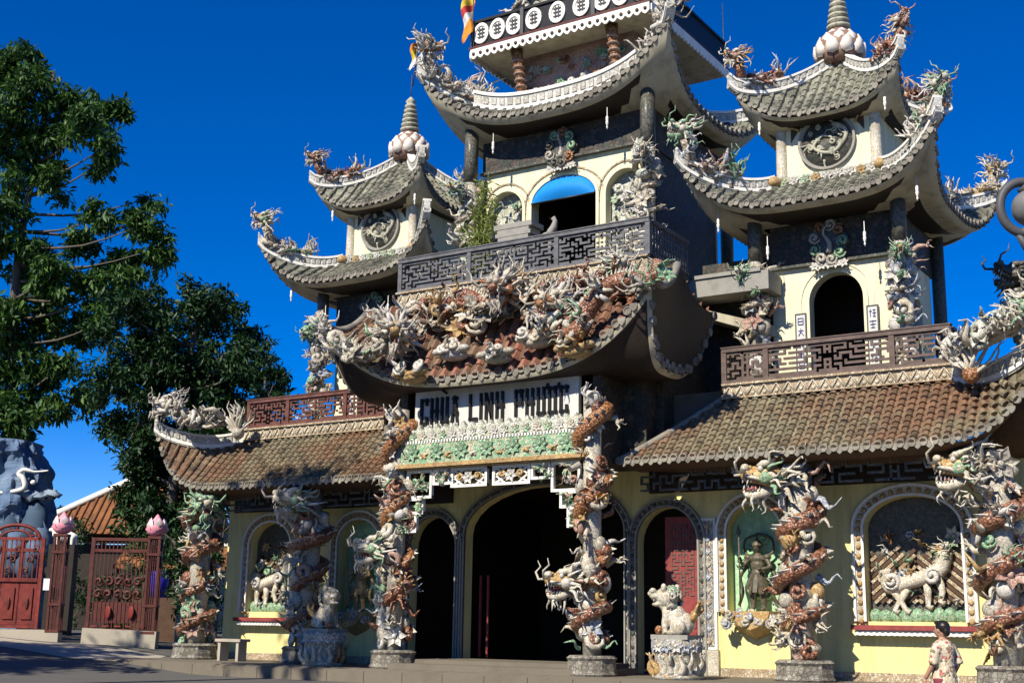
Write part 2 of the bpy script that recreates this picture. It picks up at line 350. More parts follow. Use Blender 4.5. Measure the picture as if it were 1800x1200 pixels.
def dragon_head(parent, p, d, s, rng, pal=('ochre', 'cream', 'green', 'white_c'), mane=16, up=(0, 0, 1), beard=6):
    p = Vector(p); d = Vector(d).normalized(); u = Vector(up); u = (u-d*u.dot(d)).normalized(); a = d.cross(u)
    P = lambda x, y, z: p+d*x*s+a*y*s+u*z*s
    mb = MB()
    mb.tube([P(-.5, 0, -.08), P(-.3, 0, .02), P(-.08, 0, .1), P(.12, 0, .1), P(.28, 0, .05), P(.45, 0, .04), P(.58, 0, .09), P(.66, 0, .14)], [.2*s, .34*s, .40*s, .34*s, .24*s, .22*s, .22*s, .12*s], 10, 0, 0.85)
    for x, z, r in ((.2, .26, .12), (.34, .23, .10), (.48, .24, .10)): mb.ell(P(x, 0, z), (r*s, r*s, r*.8*s), 7, 5)
    for y in (-1, 1):
        mb.ell(P(.6, .12*y, .22), (.12*s, .12*s, .11*s), 7, 5, 1); mb.ell(P(.05, .3*y, -.02), (.2*s, .16*s, .18*s), 8, 6, 2)
        mb.tube([P(.62, .2*y, .0), P(.3, .27*y, -.04), P(.05, .32*y, -.1)], [.05*s, .06*s, .05*s], 5, 1)
        mb.tube([P(.28, .14*y, .3), P(.14, .26*y, .36), P(-.04, .34*y, .42), P(-.2, .4*y, .6)], [.05*s, .11*s, .09*s, .015*s], 6, 1)
    o = obj('dragon_head', mb, [pal[0], pal[1], pal[2]], parent)
    jw = MB(); jw.tube([P(-.15, 0, -.22), P(.1, 0, -.38), P(.32, 0, -.47), P(.5, 0, -.46), P(.58, 0, -.38)], [.2*s, .2*s, .17*s, .13*s, .05*s], 8, 0, 0.7); obj('lower_jaw', jw, pal[1], parent)
    tg = MB(); flame(tg, P(.05, 0, -.2), d+u*-.35, .6*s, .09*s, rng, 0, .3); obj('tongue', tg, 'door_red', parent)
    te = MB()
    for y in (-1, 1):
        te.ell(P(.2, .25*y, .22), (.085*s,)*3, 7, 5)
        for k in range(5): x = .2+.1*k; te.tube([P(x, .17*y, -.06), P(x+.02, .17*y, -(.17 if k != 3 else .28))], [.035*s, .005*s], 4); te.tube([P(x-.03, .13*y, -.36), P(x-.02, .14*y, -(.24))], [.03*s, .005*s], 4)
    obj('teeth_and_eyes', te, 'white_c', parent, stuff=True)
    for y in (-1, 1):
        hn = MB(); hn.tube([P(-.1, .16*y, .36), P(-.28, .24*y, .66), P(-.55, .28*y, .78), P(-.72, .34*y, 1.0)], [.075*s, .065*s, .045*s, .012*s], 6); hn.tube([P(-.38, .26*y, .70), P(-.36, .42*y, .92)], [.045*s, .01*s], 5); obj('horn', hn, pal[3], parent)
        fr_ = MB()
        for k in range(6): flame(fr_, P(-.12+.03*k, .34*y, -.2+.11*k), d*-.55+a*y*.8+u*(k-2.5)*.25, rng.uniform(.45, .7)*s, .085*s, rng, k % 2, .3)
        obj('cheek_frill', fr_, [pal[2], pal[1]], parent, stuff=True)
    mn = MB()
    for i in range(mane):
        an = 6.283*i/mane+rng.uniform(-.2, .2); o_ = a*math.cos(an)+u*math.sin(an)
        flame(mn, P(-.35, 0, 0)+o_*.25*s, -d*rng.uniform(.3, 1.0)+o_, rng.uniform(.7, 1.15)*s, .1*s, rng, rng.randrange(2), 0.3)
    obj('mane', mn, [pal[1], pal[3]], parent, stuff=True)
    for y in (-1, 1):
        wk = MB(); wk.tube([P(.6, .2*y, .08), P(.82, .42*y, .05), P(.9, .6*y, .28), P(.74, .7*y, .48), P(.84, .8*y, .68)], [.05*s, .045*s, .038*s, .03*s, .01*s], 5); obj('whisker', wk, pal[1], parent)
    wk = MB()
    for i in range(beard): flame(wk, P(-.05+.1*i, rng.uniform(-.15, .15), -.42), -u+d*.1+a*rng.uniform(-.4, .4), rng.uniform(.35, .6)*s, .065*s, rng)
    obj('beard', wk, pal[1], parent, stuff=True)
def smooth_path(pts, n):
    P = [Vector(p) for p in pts]; out = []
    for i in range(len(P)-1):
        p0, p1, p2, p3 = P[max(i-1, 0)], P[i], P[i+1], P[min(i+2, len(P)-1)]
        for k in range(n):
            t = k/n
            out.append(0.5*((2*p1)+(p2-p0)*t+(2*p0-5*p1+4*p2-p3)*t*t+(3*p1-p0-3*p2+p3)*t**3))
    out.append(P[-1]); return out
def dragon_body(parent, pts, r0_, r1_, mat='brown', fin='cream', fin_up=None, n=10, fins=True, finh=0.9):
    N = len(pts); rad = []
    for i in range(N):
        t = i/(N-1); rad.append((r0_+(r1_-r0_)*t**1.4)*(1+0.05*(i % 2)))
    mb = MB(); mb.tube(pts, rad, n); o = obj('dragon_body', mb, mat, parent)
    if fins:
        fb = MB()
        for i in range(1, N-2):
            t = (Vector(pts[i+1])-Vector(pts[i-1])).normalized()
            u = fin_up(pts[i]) if fin_up else Vector((0, 0, 1)); u = u-t*u.dot(t)
            if u.length < 0.05: continue
            u.normalize(); b = t.cross(u); L = (Vector(pts[i+1])-Vector(pts[i])).length*0.75
            p = Vector(pts[i])+u*rad[i]*0.85; h = rad[i]*finh; w_ = rad[i]*0.12
            fb.add([p-t*L*.6-b*w_, p+t*L*.6-b*w_, p+t*L*.6+b*w_, p-t*L*.6+b*w_, p-t*L*.7+u*h], [(3, 2, 1, 0), (0, 1, 4), (1, 2, 4), (2, 3, 4), (3, 0, 4)])
        obj('dorsal_fins', fb, fin, parent)
    return o
def claw(parent, p, d, s, rng, mat):
    p = Vector(p); d = Vector(d).normalized(); mb = MB(); a = d.orthogonal().normalized(); e = p+d*s*.55+a*s*.2; f = e+d*s*.3-a*s*.35
    mb.tube([p, e, f], [s*.2, s*.15, s*.11], 7)
    for i in range(4): flame(mb, f, d+rvec(rng, .8), s*.5, s*.08, rng)
    obj('claw', mb, mat, parent)
# ---------------------------------------------------------------- ground
def gz(x, y):
    def sm(a, b, t): t = min(1, max(0, (t-a)/(b-a))); return t*t*(3-2*t)
    return 0.30*sm(-8, -13, x)+0.35*sm(-12.5, -16, x)+0.4*sm(-16, -22, x)
mb = MB()
xs = [-1500, -400, -150, -80, -50]+list(range(-40, 31, 1))+[40, 80, 200, 600, 1500]
ys = [-600, -100, -60]+list(range(-45, 21, 2))+[30, 60, 150, 500, 1500]
vs = [(x, y, gz(x, y)) for y in ys for x in xs]; W = len(xs)
mb.add(vs, [(j*W+i, j*W+i+1, (j+1)*W+i+1, (j+1)*W+i) for j in range(len(ys)-1) for i in range(W-1)], 0, True)
struct('ground', mb, 'asphalt')
# paved terrace in front of the temple, and the pale strip before the gates
mb = MB()
mb.box((3.0, 3.6, 0.165), (33.4, 9.0, 0.33))
mb.box((3.0, -0.99, 0.155), (33.5, 0.18, 0.31))
for i in range(28): mb.box((-13.1+1.2*i, -1.12, 0.14), (1.185, 0.12, 0.28))
struct('terrace', mb, 'paving')
mb = MB()
mb.box((0.0, 0.72, 0.40), (6.2, 2.5, 0.15), 0); mb.box((0.0, 1.3, 0.50), (5.2, 2.3, 0.14)); 
struct('entrance_steps', mb, ['paving'])
# ---------------------------------------------------------------- roofs
class Face:
    def __init__(s, org, ux, un, L0, R0, L1, R1, depth, ze, zt, lL, lR, p, q=1.6, cc=1.25, rec=0.0):
        s.o = Vector(org); s.ux = Vector(ux); s.un = Vector(un)
        s.L0, s.R0, s.L1, s.R1, s.depth, s.ze, s.zt, s.lL, s.lR, s.p, s.q, s.cc = L0, R0, L1, R1, depth, ze, zt, lL, lR, p, q, cc; s.rec = rec
    def L(s, v): return s.L0+(s.L1-s.L0)*v
    def R(s, v): return s.R0+(s.R1-s.R0)*v
    def lift(s, x, v):
        c = (s.L(v)+s.R(v))/2
        if x < c: a, l = (c-x)/max(c-s.L(v), 1e-4), s.lL
        else: a, l = (x-c)/max(s.R(v)-c, 1e-4), s.lR
        return l*min(abs(a), 1.1)**s.p*max(1-v, 0)**s.q if v >= 0 else l*min(abs(a), 1.1)**s.p*(1-1.3*v)
    def S(s, x, v, dz=0.0):
        z = s.ze+(s.zt-s.ze)*(max(v, 0)**s.cc if v > 0 else v*0.6)+s.lift(x, v)
        a = min(1.0, abs(x-(s.L0+s.R0)/2)/max((s.R0-s.L0)/2*(1-max(v, 0))+(s.R1-s.L1)/2*max(v, 0), 1e-4)); p = s.o+s.ux*x+s.un*(s.depth*v+s.rec*(1-a**2.5)*max(0, 1-max(v, 0))); return Vector((p.x, p.y, z+dz))
    def vmax(s, x):
        lo, hi = 0.0, 1.0
        if s.L(1) <= x <= s.R(1): return 1.0
        for _ in range(24):
            m = (lo+hi)/2
            if s.L(m) <= x <= s.R(m): lo = m
            else: hi = m
        return lo
    def nrm(s, x, v):
        tv = (s.S(x, min(v+.03, 1))-s.S(x, max(v-.03, 0))).normalized(); tx = (s.S(x+.03, v)-s.S(x-.03, v)).normalized()
        n = tx.cross(tv)
        if n.z < 0: n = -n
        return tx, tv, n.normalized()
    def bed(s, mb, nu=24, nv=6, mi=0):
        mb.grid(lambda a, b: s.S(s.L(b)+(s.R(b)-s.L(b))*a, b), nu, nv, mi)
    def barrel(s, mb, x, r, course, mi=0, cols=None, skip=0.02, n=5):
        vm = s.vmax(x); sl = math.hypot(s.depth, s.zt-s.ze); K = max(1, int(vm*sl/course))
        if vm < 0.04: return []
        out = []
        for k in range(K):
            v0, v1 = vm*k/K, vm*(k+1)/K+0.012
            out.append((x, v0, v1))
            if mb is not None: s.tile(mb, x, v0, v1, r, mi, n)
        return out
    def tile(s, mb, x, v0, v1, r, mi=0, n=5):
        vs = []
        for v, rad, h in ((v0, r*1.08, .022), (v1, r*0.86, 0.0)):
            tx, tv, nn = s.nrm(x, v); c = s.S(x, v)+nn*h
            for k in range(n):
                an = math.pi*k/(n-1); vs.append(c+tx*math.cos(an)*rad+nn*math.sin(an)*rad)
        fs = [(k, k+1, n+k+1, n+k) for k in range(n-1)]+[tuple(range(n-1, -1, -1))]
        mb.add(vs, fs, mi, False)
    def pan(s, mb, x0, x1, course, mi=0):          # flat stepped tiles between the barrels
        xm = (x0+x1)/2; vm = s.vmax(xm); sl = math.hypot(s.depth, s.zt-s.ze); K = max(1, int(vm*sl/course))
        for k in range(K):
            v0, v1 = vm*k/K, vm*(k+1)/K
            a, b, c, d = s.S(x0, v0, .045), s.S(x1, v0, .045), s.S(x1, v1, .012), s.S(x0, v1, .012)
            e, f = s.S(x0, v0, .0), s.S(x1, v0, .0)
            mb.add([a, b, c, d, e, f], [(0, 1, 2, 3), (4, 5, 1, 0)], mi)
    def end_disc(s, mb, x, r, mi=0):
        c = s.S(x, 0)-s.un*.02+Vector((0, 0, r*0.35)); n = 10; ring = []
        for rad, off in ((r, .07), (r, -.03), (r*.72, -.03), (r*.62, -.005)):
            for k in range(n):
                an = 6.283*k/n; ring.append(c+s.ux*math.cos(an)*rad+Vector((0, 0, 1))*math.sin(an)*rad+s.un*off)
        fs = [(j*n+k, j*n+(k+1) % n, (j+1)*n+(k+1) % n, (j+1)*n+k) for j in range(3) for k in range(n)]+[tuple(3*n+k for k in range(n))]
        mb.add(ring, fs, mi)
    def drip(s, mb, x, w_, h_, mi=0):
        pts = [(-1, .3), (1, .3), (1, -.1), (.7, -.6), (0, -1), (-.7, -.6), (-1, -.1)]
        c = s.S(x, 0)-s.un*.03; vs = []
        for off in (0, .05):
            for a, b in pts: vs.append(c+s.ux*a*w_/2+Vector((0, 0, b*h_))+s.un*off)
        n = 7; mb.add(vs, [tuple(range(n)), tuple(range(2*n-1, n-1, -1))]+[(k, k+n, (k+1) % n+n, (k+1) % n) for k in range(n)], mi)
def roof4(parent, name, cx, cy, hx, hy, tx, ty, ze, zt, lift, p, wx, wy, drop=0.5, sp=0.3, mats=('tile_grey', 'tile_grey', 'tile_end'), corner=.78, side_mat=None, edge_only=False, q=1.6, cc=1.25, soff='soffit', ridge=True, topband=False, zwall=None, sides=(0, 1, 2, 3), ridge_h=0.3, disc_parts=False, rw=0.2, rec=0.0):
    faces = []
    spec = [((cx, cy-hy, 0), (1, 0, 0), (0, 1, 0), hx, tx, hy-ty, wx, hy-wy), ((cx+hx, cy, 0), (0, 1, 0), (-1, 0, 0), hy, ty, hx-tx, wy, hx-wx),
            ((cx, cy+hy, 0), (-1, 0, 0), (0, -1, 0), hx, tx, hy-ty, wx, hy-wy), ((cx-hx, cy, 0), (0, -1, 0), (1, 0, 0), hy, ty, hx-tx, wy, hx-wx)]
    bed = MB(); til = MB(); ends = MB(); sof = MB(); disc_me = None
    roof_o = None
    discs = []
    for i in sides:
        o_, ux, un, h, t, d, wh, wd = spec[i]
        F = Face(o_, ux, un, -h, h, -t, t, d, ze, zt, lift, lift, p, q, cc, rec); faces.append(F)
        F.bed(bed, 24, 6, 1 if side_mat and i in (1, 3) else 0)
        n = int(2*h/sp); 
        for k in range(n+1):
            x = -h+2*h*k/n
            x_ = max(-h+.05, min(h-.05, x))
            F.barrel(til, x_, sp*.3, 0.34, 0, n=4)
            F.end_disc(ends, x_, sp*.33)
            if k < n: F.drip(ends, x+h/n, sp*.62, sp*.45)
        # underside: plaster cove below the eave, then soffit running back to the wall
        G = Face(o_, ux, un, -h, h, -wh, wh, wd, ze-.10, ze-.10, lift, lift, p, q, 1.25, rec)
        zfl = -(drop) if zwall is None else zwall-(ze-.10)
        def under(a, b, G=G, zfl=zfl):
            vv = b; x = G.L(vv)+(G.R(vv)-G.L(vv))*a; pt = G.S(x, vv); e = min(1, vv/.14)**.55
            pt.z -= drop*e; pt.z += (zfl+drop)*max(0, (vv-.14)/.86); return pt
        k0 = len(sof.f); sof.grid(under, 28, 12, 0, True, True)
        for j in range(12):
            for i2 in range(28):
                a_ = abs((i2+.5)/14-1); 
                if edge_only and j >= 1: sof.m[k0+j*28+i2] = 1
                if j >= (2 if i in (0, 2) else 6) and a_ < corner-.02*(j-2): sof.m[k0+j*28+i2] = 1  # inner soffit faces painted dark: eave shade put into the colour
    roof_o = obj(name, bed, [mats[0], side_mat or mats[0]], parent)
    obj('roof_tiles', til, mats[1], roof_o, stuff=True)
    obj('tile_ends', ends, mats[2], roof_o, stuff=True)
    obj('soffit', sof, [soff, 'wood_and_shade'], roof_o)
    if ridge:
        for ci, (sx, sy) in enumerate(((1, -1), (-1, -1), (1, 1), (-1, 1))):
            F = faces[0] if len(faces) else None
            pts = []
            for k in range(17):
                v = -0.07+1.07*k/16
                x = sx*F.R(v) if v >= 0 else sx*(F.R(0)-(F.R(1)-F.R(0))*(-v))
                q_ = F.S(min(max(x-cx+cx, -99), 99), v) if False else F.S(x, v)
                if v < 0: q_ = F.S(sx*F.R(0)*1.0, 0)+Vector((sx*(F.R(0)-F.R(1))*-v, 0, 0))+Vector((0, F.depth*v, 0)); q_.z = F.S(sx*F.R(0), 0).z + (-v)*lift*2.2
                y = q_.y if sy < 0 else 2*cy-q_.y
                pts.append(Vector((q_.x, y, q_.z)))
            hip_band(roof_o, pts, rw, ridge_h)
    return faces, roof_o
def hip_band(parent, pts, w_, h_, name='hip_ridge', panels=True, up0=-0.08):
    mb = MB(); N = len(pts); A = []
    for i in range(N):
        t = pts[min(i+1, N-1)]-pts[max(i-1, 0)]; t.z = 0; t.normalize(); A.append(Vector((t.y, -t.x, 0)))
    def strip(z0, z1, ww, mi):
        vs = []
        for i in range(N):
            for a, z in ((-1, z0), (1, z0), (1, z1), (-1, z1)): vs.append(pts[i]+A[i]*a*ww/2+Vector((0, 0, z)))
        fs = [(i*4+k, i*4+(k+1) % 4, i*4+4+(k+1) % 4, i*4+4+k) for i in range(N-1) for k in range(4)]+[(3, 2, 1, 0), tuple((N-1)*4+k for k in range(4))]
        mb.add(vs, fs, mi)
    strip(up0, h_*.82, w_, 0); strip(h_*.8, h_, w_*1.45, 1); strip(up0*.5, h_*.16, w_*1.35, 1)
    o = obj(name, mb, ['whiteband', 'white'], parent)
    if panels:
        pb = MB()
        for i in range(1, N-1):
            q0, q1 = pts[i], pts[i+1] if i+1 < N else pts[i]
            for a in (-1, 1):
                c0 = q0.lerp(q1, .2)+A[i]*a*(w_/2+.008); c1 = q0.lerp(q1, .8)+A[i]*a*(w_/2+.008)
                zz = Vector((0, 0, 1))
                n_ = A[i]*a*.02
                vs = [c0+zz*h_*.26-n_, c1+zz*h_*.26-n_, c1+zz*h_*.7-n_, c0+zz*h_*.7-n_, c0+zz*h_*.26+n_, c1+zz*h_*.26+n_, c1+zz*h_*.7+n_, c0+zz*h_*.7+n_]
                pb.add(vs, [(4, 5, 6, 7), (0, 1, 5, 4), (1, 2, 6, 5), (2, 3, 7, 6), (3, 0, 4, 7)], 0)
        obj('ridge_panels', pb, 'ridge_panel', o, stuff=True)
    return o
# ---------------------------------------------------------------- walls with arched openings
def arch_wall(mb, X0, X1, z0, z1, Y, th, ops, mi=0, step=0.08):
    """ops: (xc, width, zbase, zspring, rise) arched holes in a wall facing -Y"""
    cuts = {X0, X1}
    for xc, w_, zb, zs, ri in ops:
        for k in range(15): cuts.add(xc-w_/2*math.cos(math.pi*k/14))
    cuts = sorted(cuts)
    def top(o, x):
        xc, w_, zb, zs, ri = o; t = (x-xc)/(w_/2); return zs+ri*math.sqrt(max(0, 1-t*t))
    for a, b in zip(cuts[:-1], cuts[1:]):
        if b-a < 1e-5: continue
        m = (a+b)/2; hit = [o for o in ops if abs(m-o[0]) < o[1]/2]
        seg = []
        if hit:
            o = hit[0]
            if o[2] > z0: seg.append((z0, z0, o[2], o[2]))
            seg.append((top(o, a), top(o, b), z1, z1))
        else: seg.append((z0, z0, z1, z1))
        for za, zb_, zc, zd in seg:
            vs = [(a, Y, za), (b, Y, zb_), (b, Y, zc), (a, Y, zd), (a, Y+th, za), (b, Y+th, zb_), (b, Y+th, zc), (a, Y+th, zd)]
            mb.add(vs, [(0, 1, 2, 3), (7, 6, 5, 4), (0, 4, 5, 1), (2, 6, 7, 3)], mi)
    for o in ops:
        for s_ in (-1, 1):
            x = o[0]+s_*o[1]/2
            mb.add([(x, Y, o[2]), (x, Y, o[3]), (x, Y+th, o[3]), (x, Y+th, o[2])], [(0, 1, 2, 3)], mi)
    for x in (X0, X1): mb.add([(x, Y, z0), (x, Y, z1), (x, Y+th, z1), (x, Y+th, z0)], [(0, 1, 2, 3)], mi)
def arch_frame(mb, xc, w_, zb, zs, ri, Y, fw_, pr, mi=0, n=20, legs=True):
    path = []
    if legs: path += [(xc-w_/2, zb), (xc-w_/2, zs)] if False else [(xc-w_/2, zb+(zs-zb)*k/4) for k in range(4)]
    path += [(xc-w_/2*math.cos(math.pi*k/n), zs+ri*math.sin(math.pi*k/n)) for k in range(n+1)]
    if legs: path += [(xc+w_/2, zs-(zs-zb)*(k+1)/4) for k in range(4)]
    vs = []; N = len(path)
    for i, (x, z) in enumerate(path):
        a = path[max(i-1, 0)]; b = path[min(i+1, N-1)]; dx, dz = b[0]-a[0], b[1]-a[1]; l = math.hypot(dx, dz) or 1
        nx, nz = -dz/l, dx/l
        for o_, y in ((0, 0), (0, -pr), (fw_, -pr), (fw_, 0)): vs.append((x+nx*o_, Y+y, z+nz*o_))
    fs = [(i*4+k, i*4+4+k, i*4+4+(k+1) % 4, i*4+(k+1) % 4) for i in range(N-1) for k in range(4)]+[(0, 1, 2, 3), tuple((N-1)*4+k for k in (3, 2, 1, 0))]
    mb.add(vs, fs, mi)
def arch_plate(mb, xc, w_, zb, zs, ri, Y, mi=0, n=16):
    poly = [(xc-w_/2, zb), (xc+w_/2, zb)]+[(xc+w_/2*math.cos(math.pi*k/n), zs+ri*math.sin(math.pi*k/n)) for k in range(n+1)]
    mb.add([(x, Y, z) for x, z in poly], [tuple(range(len(poly)))], mi)
def arched_beads(mb, xc, w_, zb, zs, ri, Y, r, mi=0, n=18, m=10):
    for k in range(n+1):
        x, z = xc-w_/2*math.cos(math.pi*k/n), zs+ri*math.sin(math.pi*k/n); mb.ell((x, Y, z), (r, r*.7, r), 6, 4, mi)
    for k in range(m):
        z = zb+(zs-zb)*k/m
        for s_ in (-1, 1): mb.ell((xc+s_*w_/2, Y, z), (r, r*.7, r), 6, 4, mi)
# ---------------------------------------------------------------- fretwork railing
def fret_panel(mb, X0, X1, z0, z1, Y, th, cell, rng, bw=0.06, sym=True):
    nx = max(2, int(round((X1-X0)/cell))); nz = max(2, int(round((z1-z0)/cell))); cx_, cz_ = (X1-X0)/nx, (z1-z0)/nz
    E_ = set(); seen = {(0, 0)}; st = [(0, 0)]
    half = (nx+1)//2 if sym else nx
    while st:
        i, j = st[-1]; nb = [(i+a, j+b) for a, b in ((1, 0), (-1, 0), (0, 1), (0, -1), (1, 0)) if 0 <= i+a <= half and 0 <= j+b <= nz and (i+a, j+b) not in seen]
        if nb:
            q = rng.choice(nb); E_.add(((i, j), q)); seen.add(q); st.append(q)
        else: st.pop()
    runs = set()
    for (a, b) in E_:
        if rng.random() < 0.06: continue
        runs.add((a, b))
        if sym: runs.add(((nx-a[0], a[1]), (nx-b[0], b[1])))
    for (a, b) in runs:
        x0, x1 = sorted((a[0], b[0])); k0, k1 = sorted((a[1], b[1])); 
        xa, xb, za, zb = X0+x0*cx_, X0+x1*cx_, z0+k0*cz_, z0+k1*cz_
        j = 0.004*((a[0]*7+a[1]*3+x1) % 5)*0.3
        if k0 == k1: mb.box(((xa+xb)/2, Y, za), (xb-xa+bw, th+j, bw))
        else: mb.box((xa, Y, (za+zb)/2), (bw, th-.004-j, zb-za-bw))
def railing(parent, X0, X1, z0, z1, Y, posts, mat, rng, cell=0.13, side=None, name='railing'):
    mb = MB(); mb.box(((X0+X1)/2, Y, z1-.05), (X1-X0+.1, .16, .10)); mb.box(((X0+X1)/2, Y, z1+.015), (X1-X0+.14, .20, .03))
    r = obj(name, mb, mat, parent)
    mb = MB(); mb.box(((X0+X1)/2, Y, z0+.04), (X1-X0, .12, .08)); obj('bottom_rail', mb, mat, r)
    P = [X0]+list(posts)+[X1]
    for x in P:
        mb = MB(); mb.box((x, Y, (z0+z1)/2-.02), (.13, .13, z1-z0-.07)); obj('post', mb, mat, r)
    for a, b in zip(P[:-1], P[1:]):
        mb = MB(); fret_panel(mb, a+.1, b-.1, z0+.12, z1-.14, Y, .05, cell, rng, .062); obj('fretwork', mb, mat, r, stuff=True)
    if side:
        for x in (X0, X1):
            mb = MB(); mb.box((x, (Y+side)/2+.06, z1-.05), (.14, side-Y-.2, .10)); mb.box((x, (Y+side)/2+.06, z0+.04), (.1, side-Y-.2, .08))
            k = int((side-Y)/.16)
            for i in range(k): mb.box((x, Y+.16+i*.16, (z0+z1)/2-.02), (.045, .05, z1-z0-.19))
            for j in range(4): mb.box((x, (Y+side)/2+.06, z0+.2+(z1-z0-.3)*j/3), (.04, side-Y-.2, .045))
            obj('side_rail', mb, mat, r)
    return r
# ================================================================ the temple hall (ground floor, wings, porch)
hall = thing('temple_hall', (0, 2.9, 0.33), 'yellow ground floor hall with tiled wing roofs and a sign over its arched entrance porch', 'temple hall')
WY = 2.75
mb = MB()
ops = [(-0.15, 5.0, .33, 3.9, 1.25), (3.55, 1.70, .33, 3.55, .88), (-3.75, 1.60, .33, 3.55, .88),
       (5.88, 1.40, 1.85, 3.75, .68), (9.69, 2.20, 1.66, 3.75, .72), (-6.45, 1.55, 1.75, 3.75, .68), (-9.95, 1.70, 1.75, 3.75, .7)]
arch_wall(mb, -11.8, 14.0, .33, 5.6, WY, .35, ops)
mb.box((-11.65, 7, 2.96), (.3, 7.8, 5.26)); mb.box((13.85, 7, 2.96), (.3, 7.8, 5.26))
obj('wall', mb, 'yellow', hall)
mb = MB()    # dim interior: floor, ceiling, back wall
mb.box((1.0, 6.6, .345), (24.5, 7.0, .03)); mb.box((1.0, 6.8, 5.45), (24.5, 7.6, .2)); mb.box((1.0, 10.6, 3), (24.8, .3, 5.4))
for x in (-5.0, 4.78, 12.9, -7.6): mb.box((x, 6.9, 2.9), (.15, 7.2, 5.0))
obj('interior', mb, 'wood_and_shade', hall)
# mosaic dado and strip panels
def strip_panel(xc, w_, z0, z1, label=None):
    mb = MB(); mb.box((xc, WY-.03, (z0+z1)/2), (w_, .06, z1-z0)); p = obj('wall_panel', mb, 'white', hall)
    mb = MB(); mb.box((xc, WY-.066, (z0+z1)/2), (w_-.14, .02, z1-z0-.14)); obj('panel_field', mb, 'panel', p)
    k = int((z1-z0)/.3)
    for i in range(k):
        mb = MB(); z = z0+.2+(z1-z0-.4)*i/max(1, k-1); mb.prism([(xc, z+.09), (xc+.09, z), (xc, z-.09), (xc-.09, z)], WY-.10, WY-.07); obj('panel_mark', mb, rng.choice(['tan', 'grey', 'blue']), p)
rng = random.Random(3)
strip_panel(4.68, .42, .95, 4.12); strip_panel(-4.85, .40, .95, 4.1)
for xc in (4.68, -4.85):
    mb = MB(); mb.box((xc, WY-.05, .64), (.5, .1, .6)); obj('panel_base', mb, 'cream', hall)
mb = MB()
for a, b in ((4.96, 14.0), (-11.8, -5.1)): mb = MB(); mb.box(((a+b)/2, WY-.02, .43), (b-a, .04, .2)); obj('skirting', mb, 'tan', hall)
# arches: frames of shards and beads
def framed(o, fw_, mats, pr=.07, beads=True, name='arch_frame'):
    xc, w_, zb, zs, ri = o
    mb = MB(); arch_frame(mb, xc, w_, zb, zs, ri, WY, fw_, pr); f = obj(name, mb, mats[0], hall)
    mb = MB(); arch_frame(mb, xc, w_, zb, zs, ri, WY-pr, fw_*.22, .03); obj('inner_rib', mb, mats[1], f)
    mb = MB(); arch_frame(mb, xc, w_+fw_*1.7, zb, zs, ri+fw_*.85, WY-.02, fw_*.22, pr+.03); obj('outer_rib', mb, mats[1], f)
    if beads:
        mb = MB(); arched_beads(mb, xc, w_+fw_, zb, zs, ri+fw_/2, WY-pr, fw_*.26); obj('shard_rosettes', mb, mats[2], f, stuff=True)
    return f
framed(ops[0], .18, ('dark', 'stone', 'stone')); framed(ops[1], .22, ('stone_rough', 'stone', 'dark')); framed(ops[2], .22, ('stone_rough', 'stone', 'dark'))
framed(ops[3], .26, ('cream', 'white', 'ochre')); framed(ops[4], .26, ('cream', 'white', 'ochre'))
framed(ops[5], .26, ('cream', 'white', 'ochre')); framed(ops[6], .26, ('cream', 'white', 'ochre'))
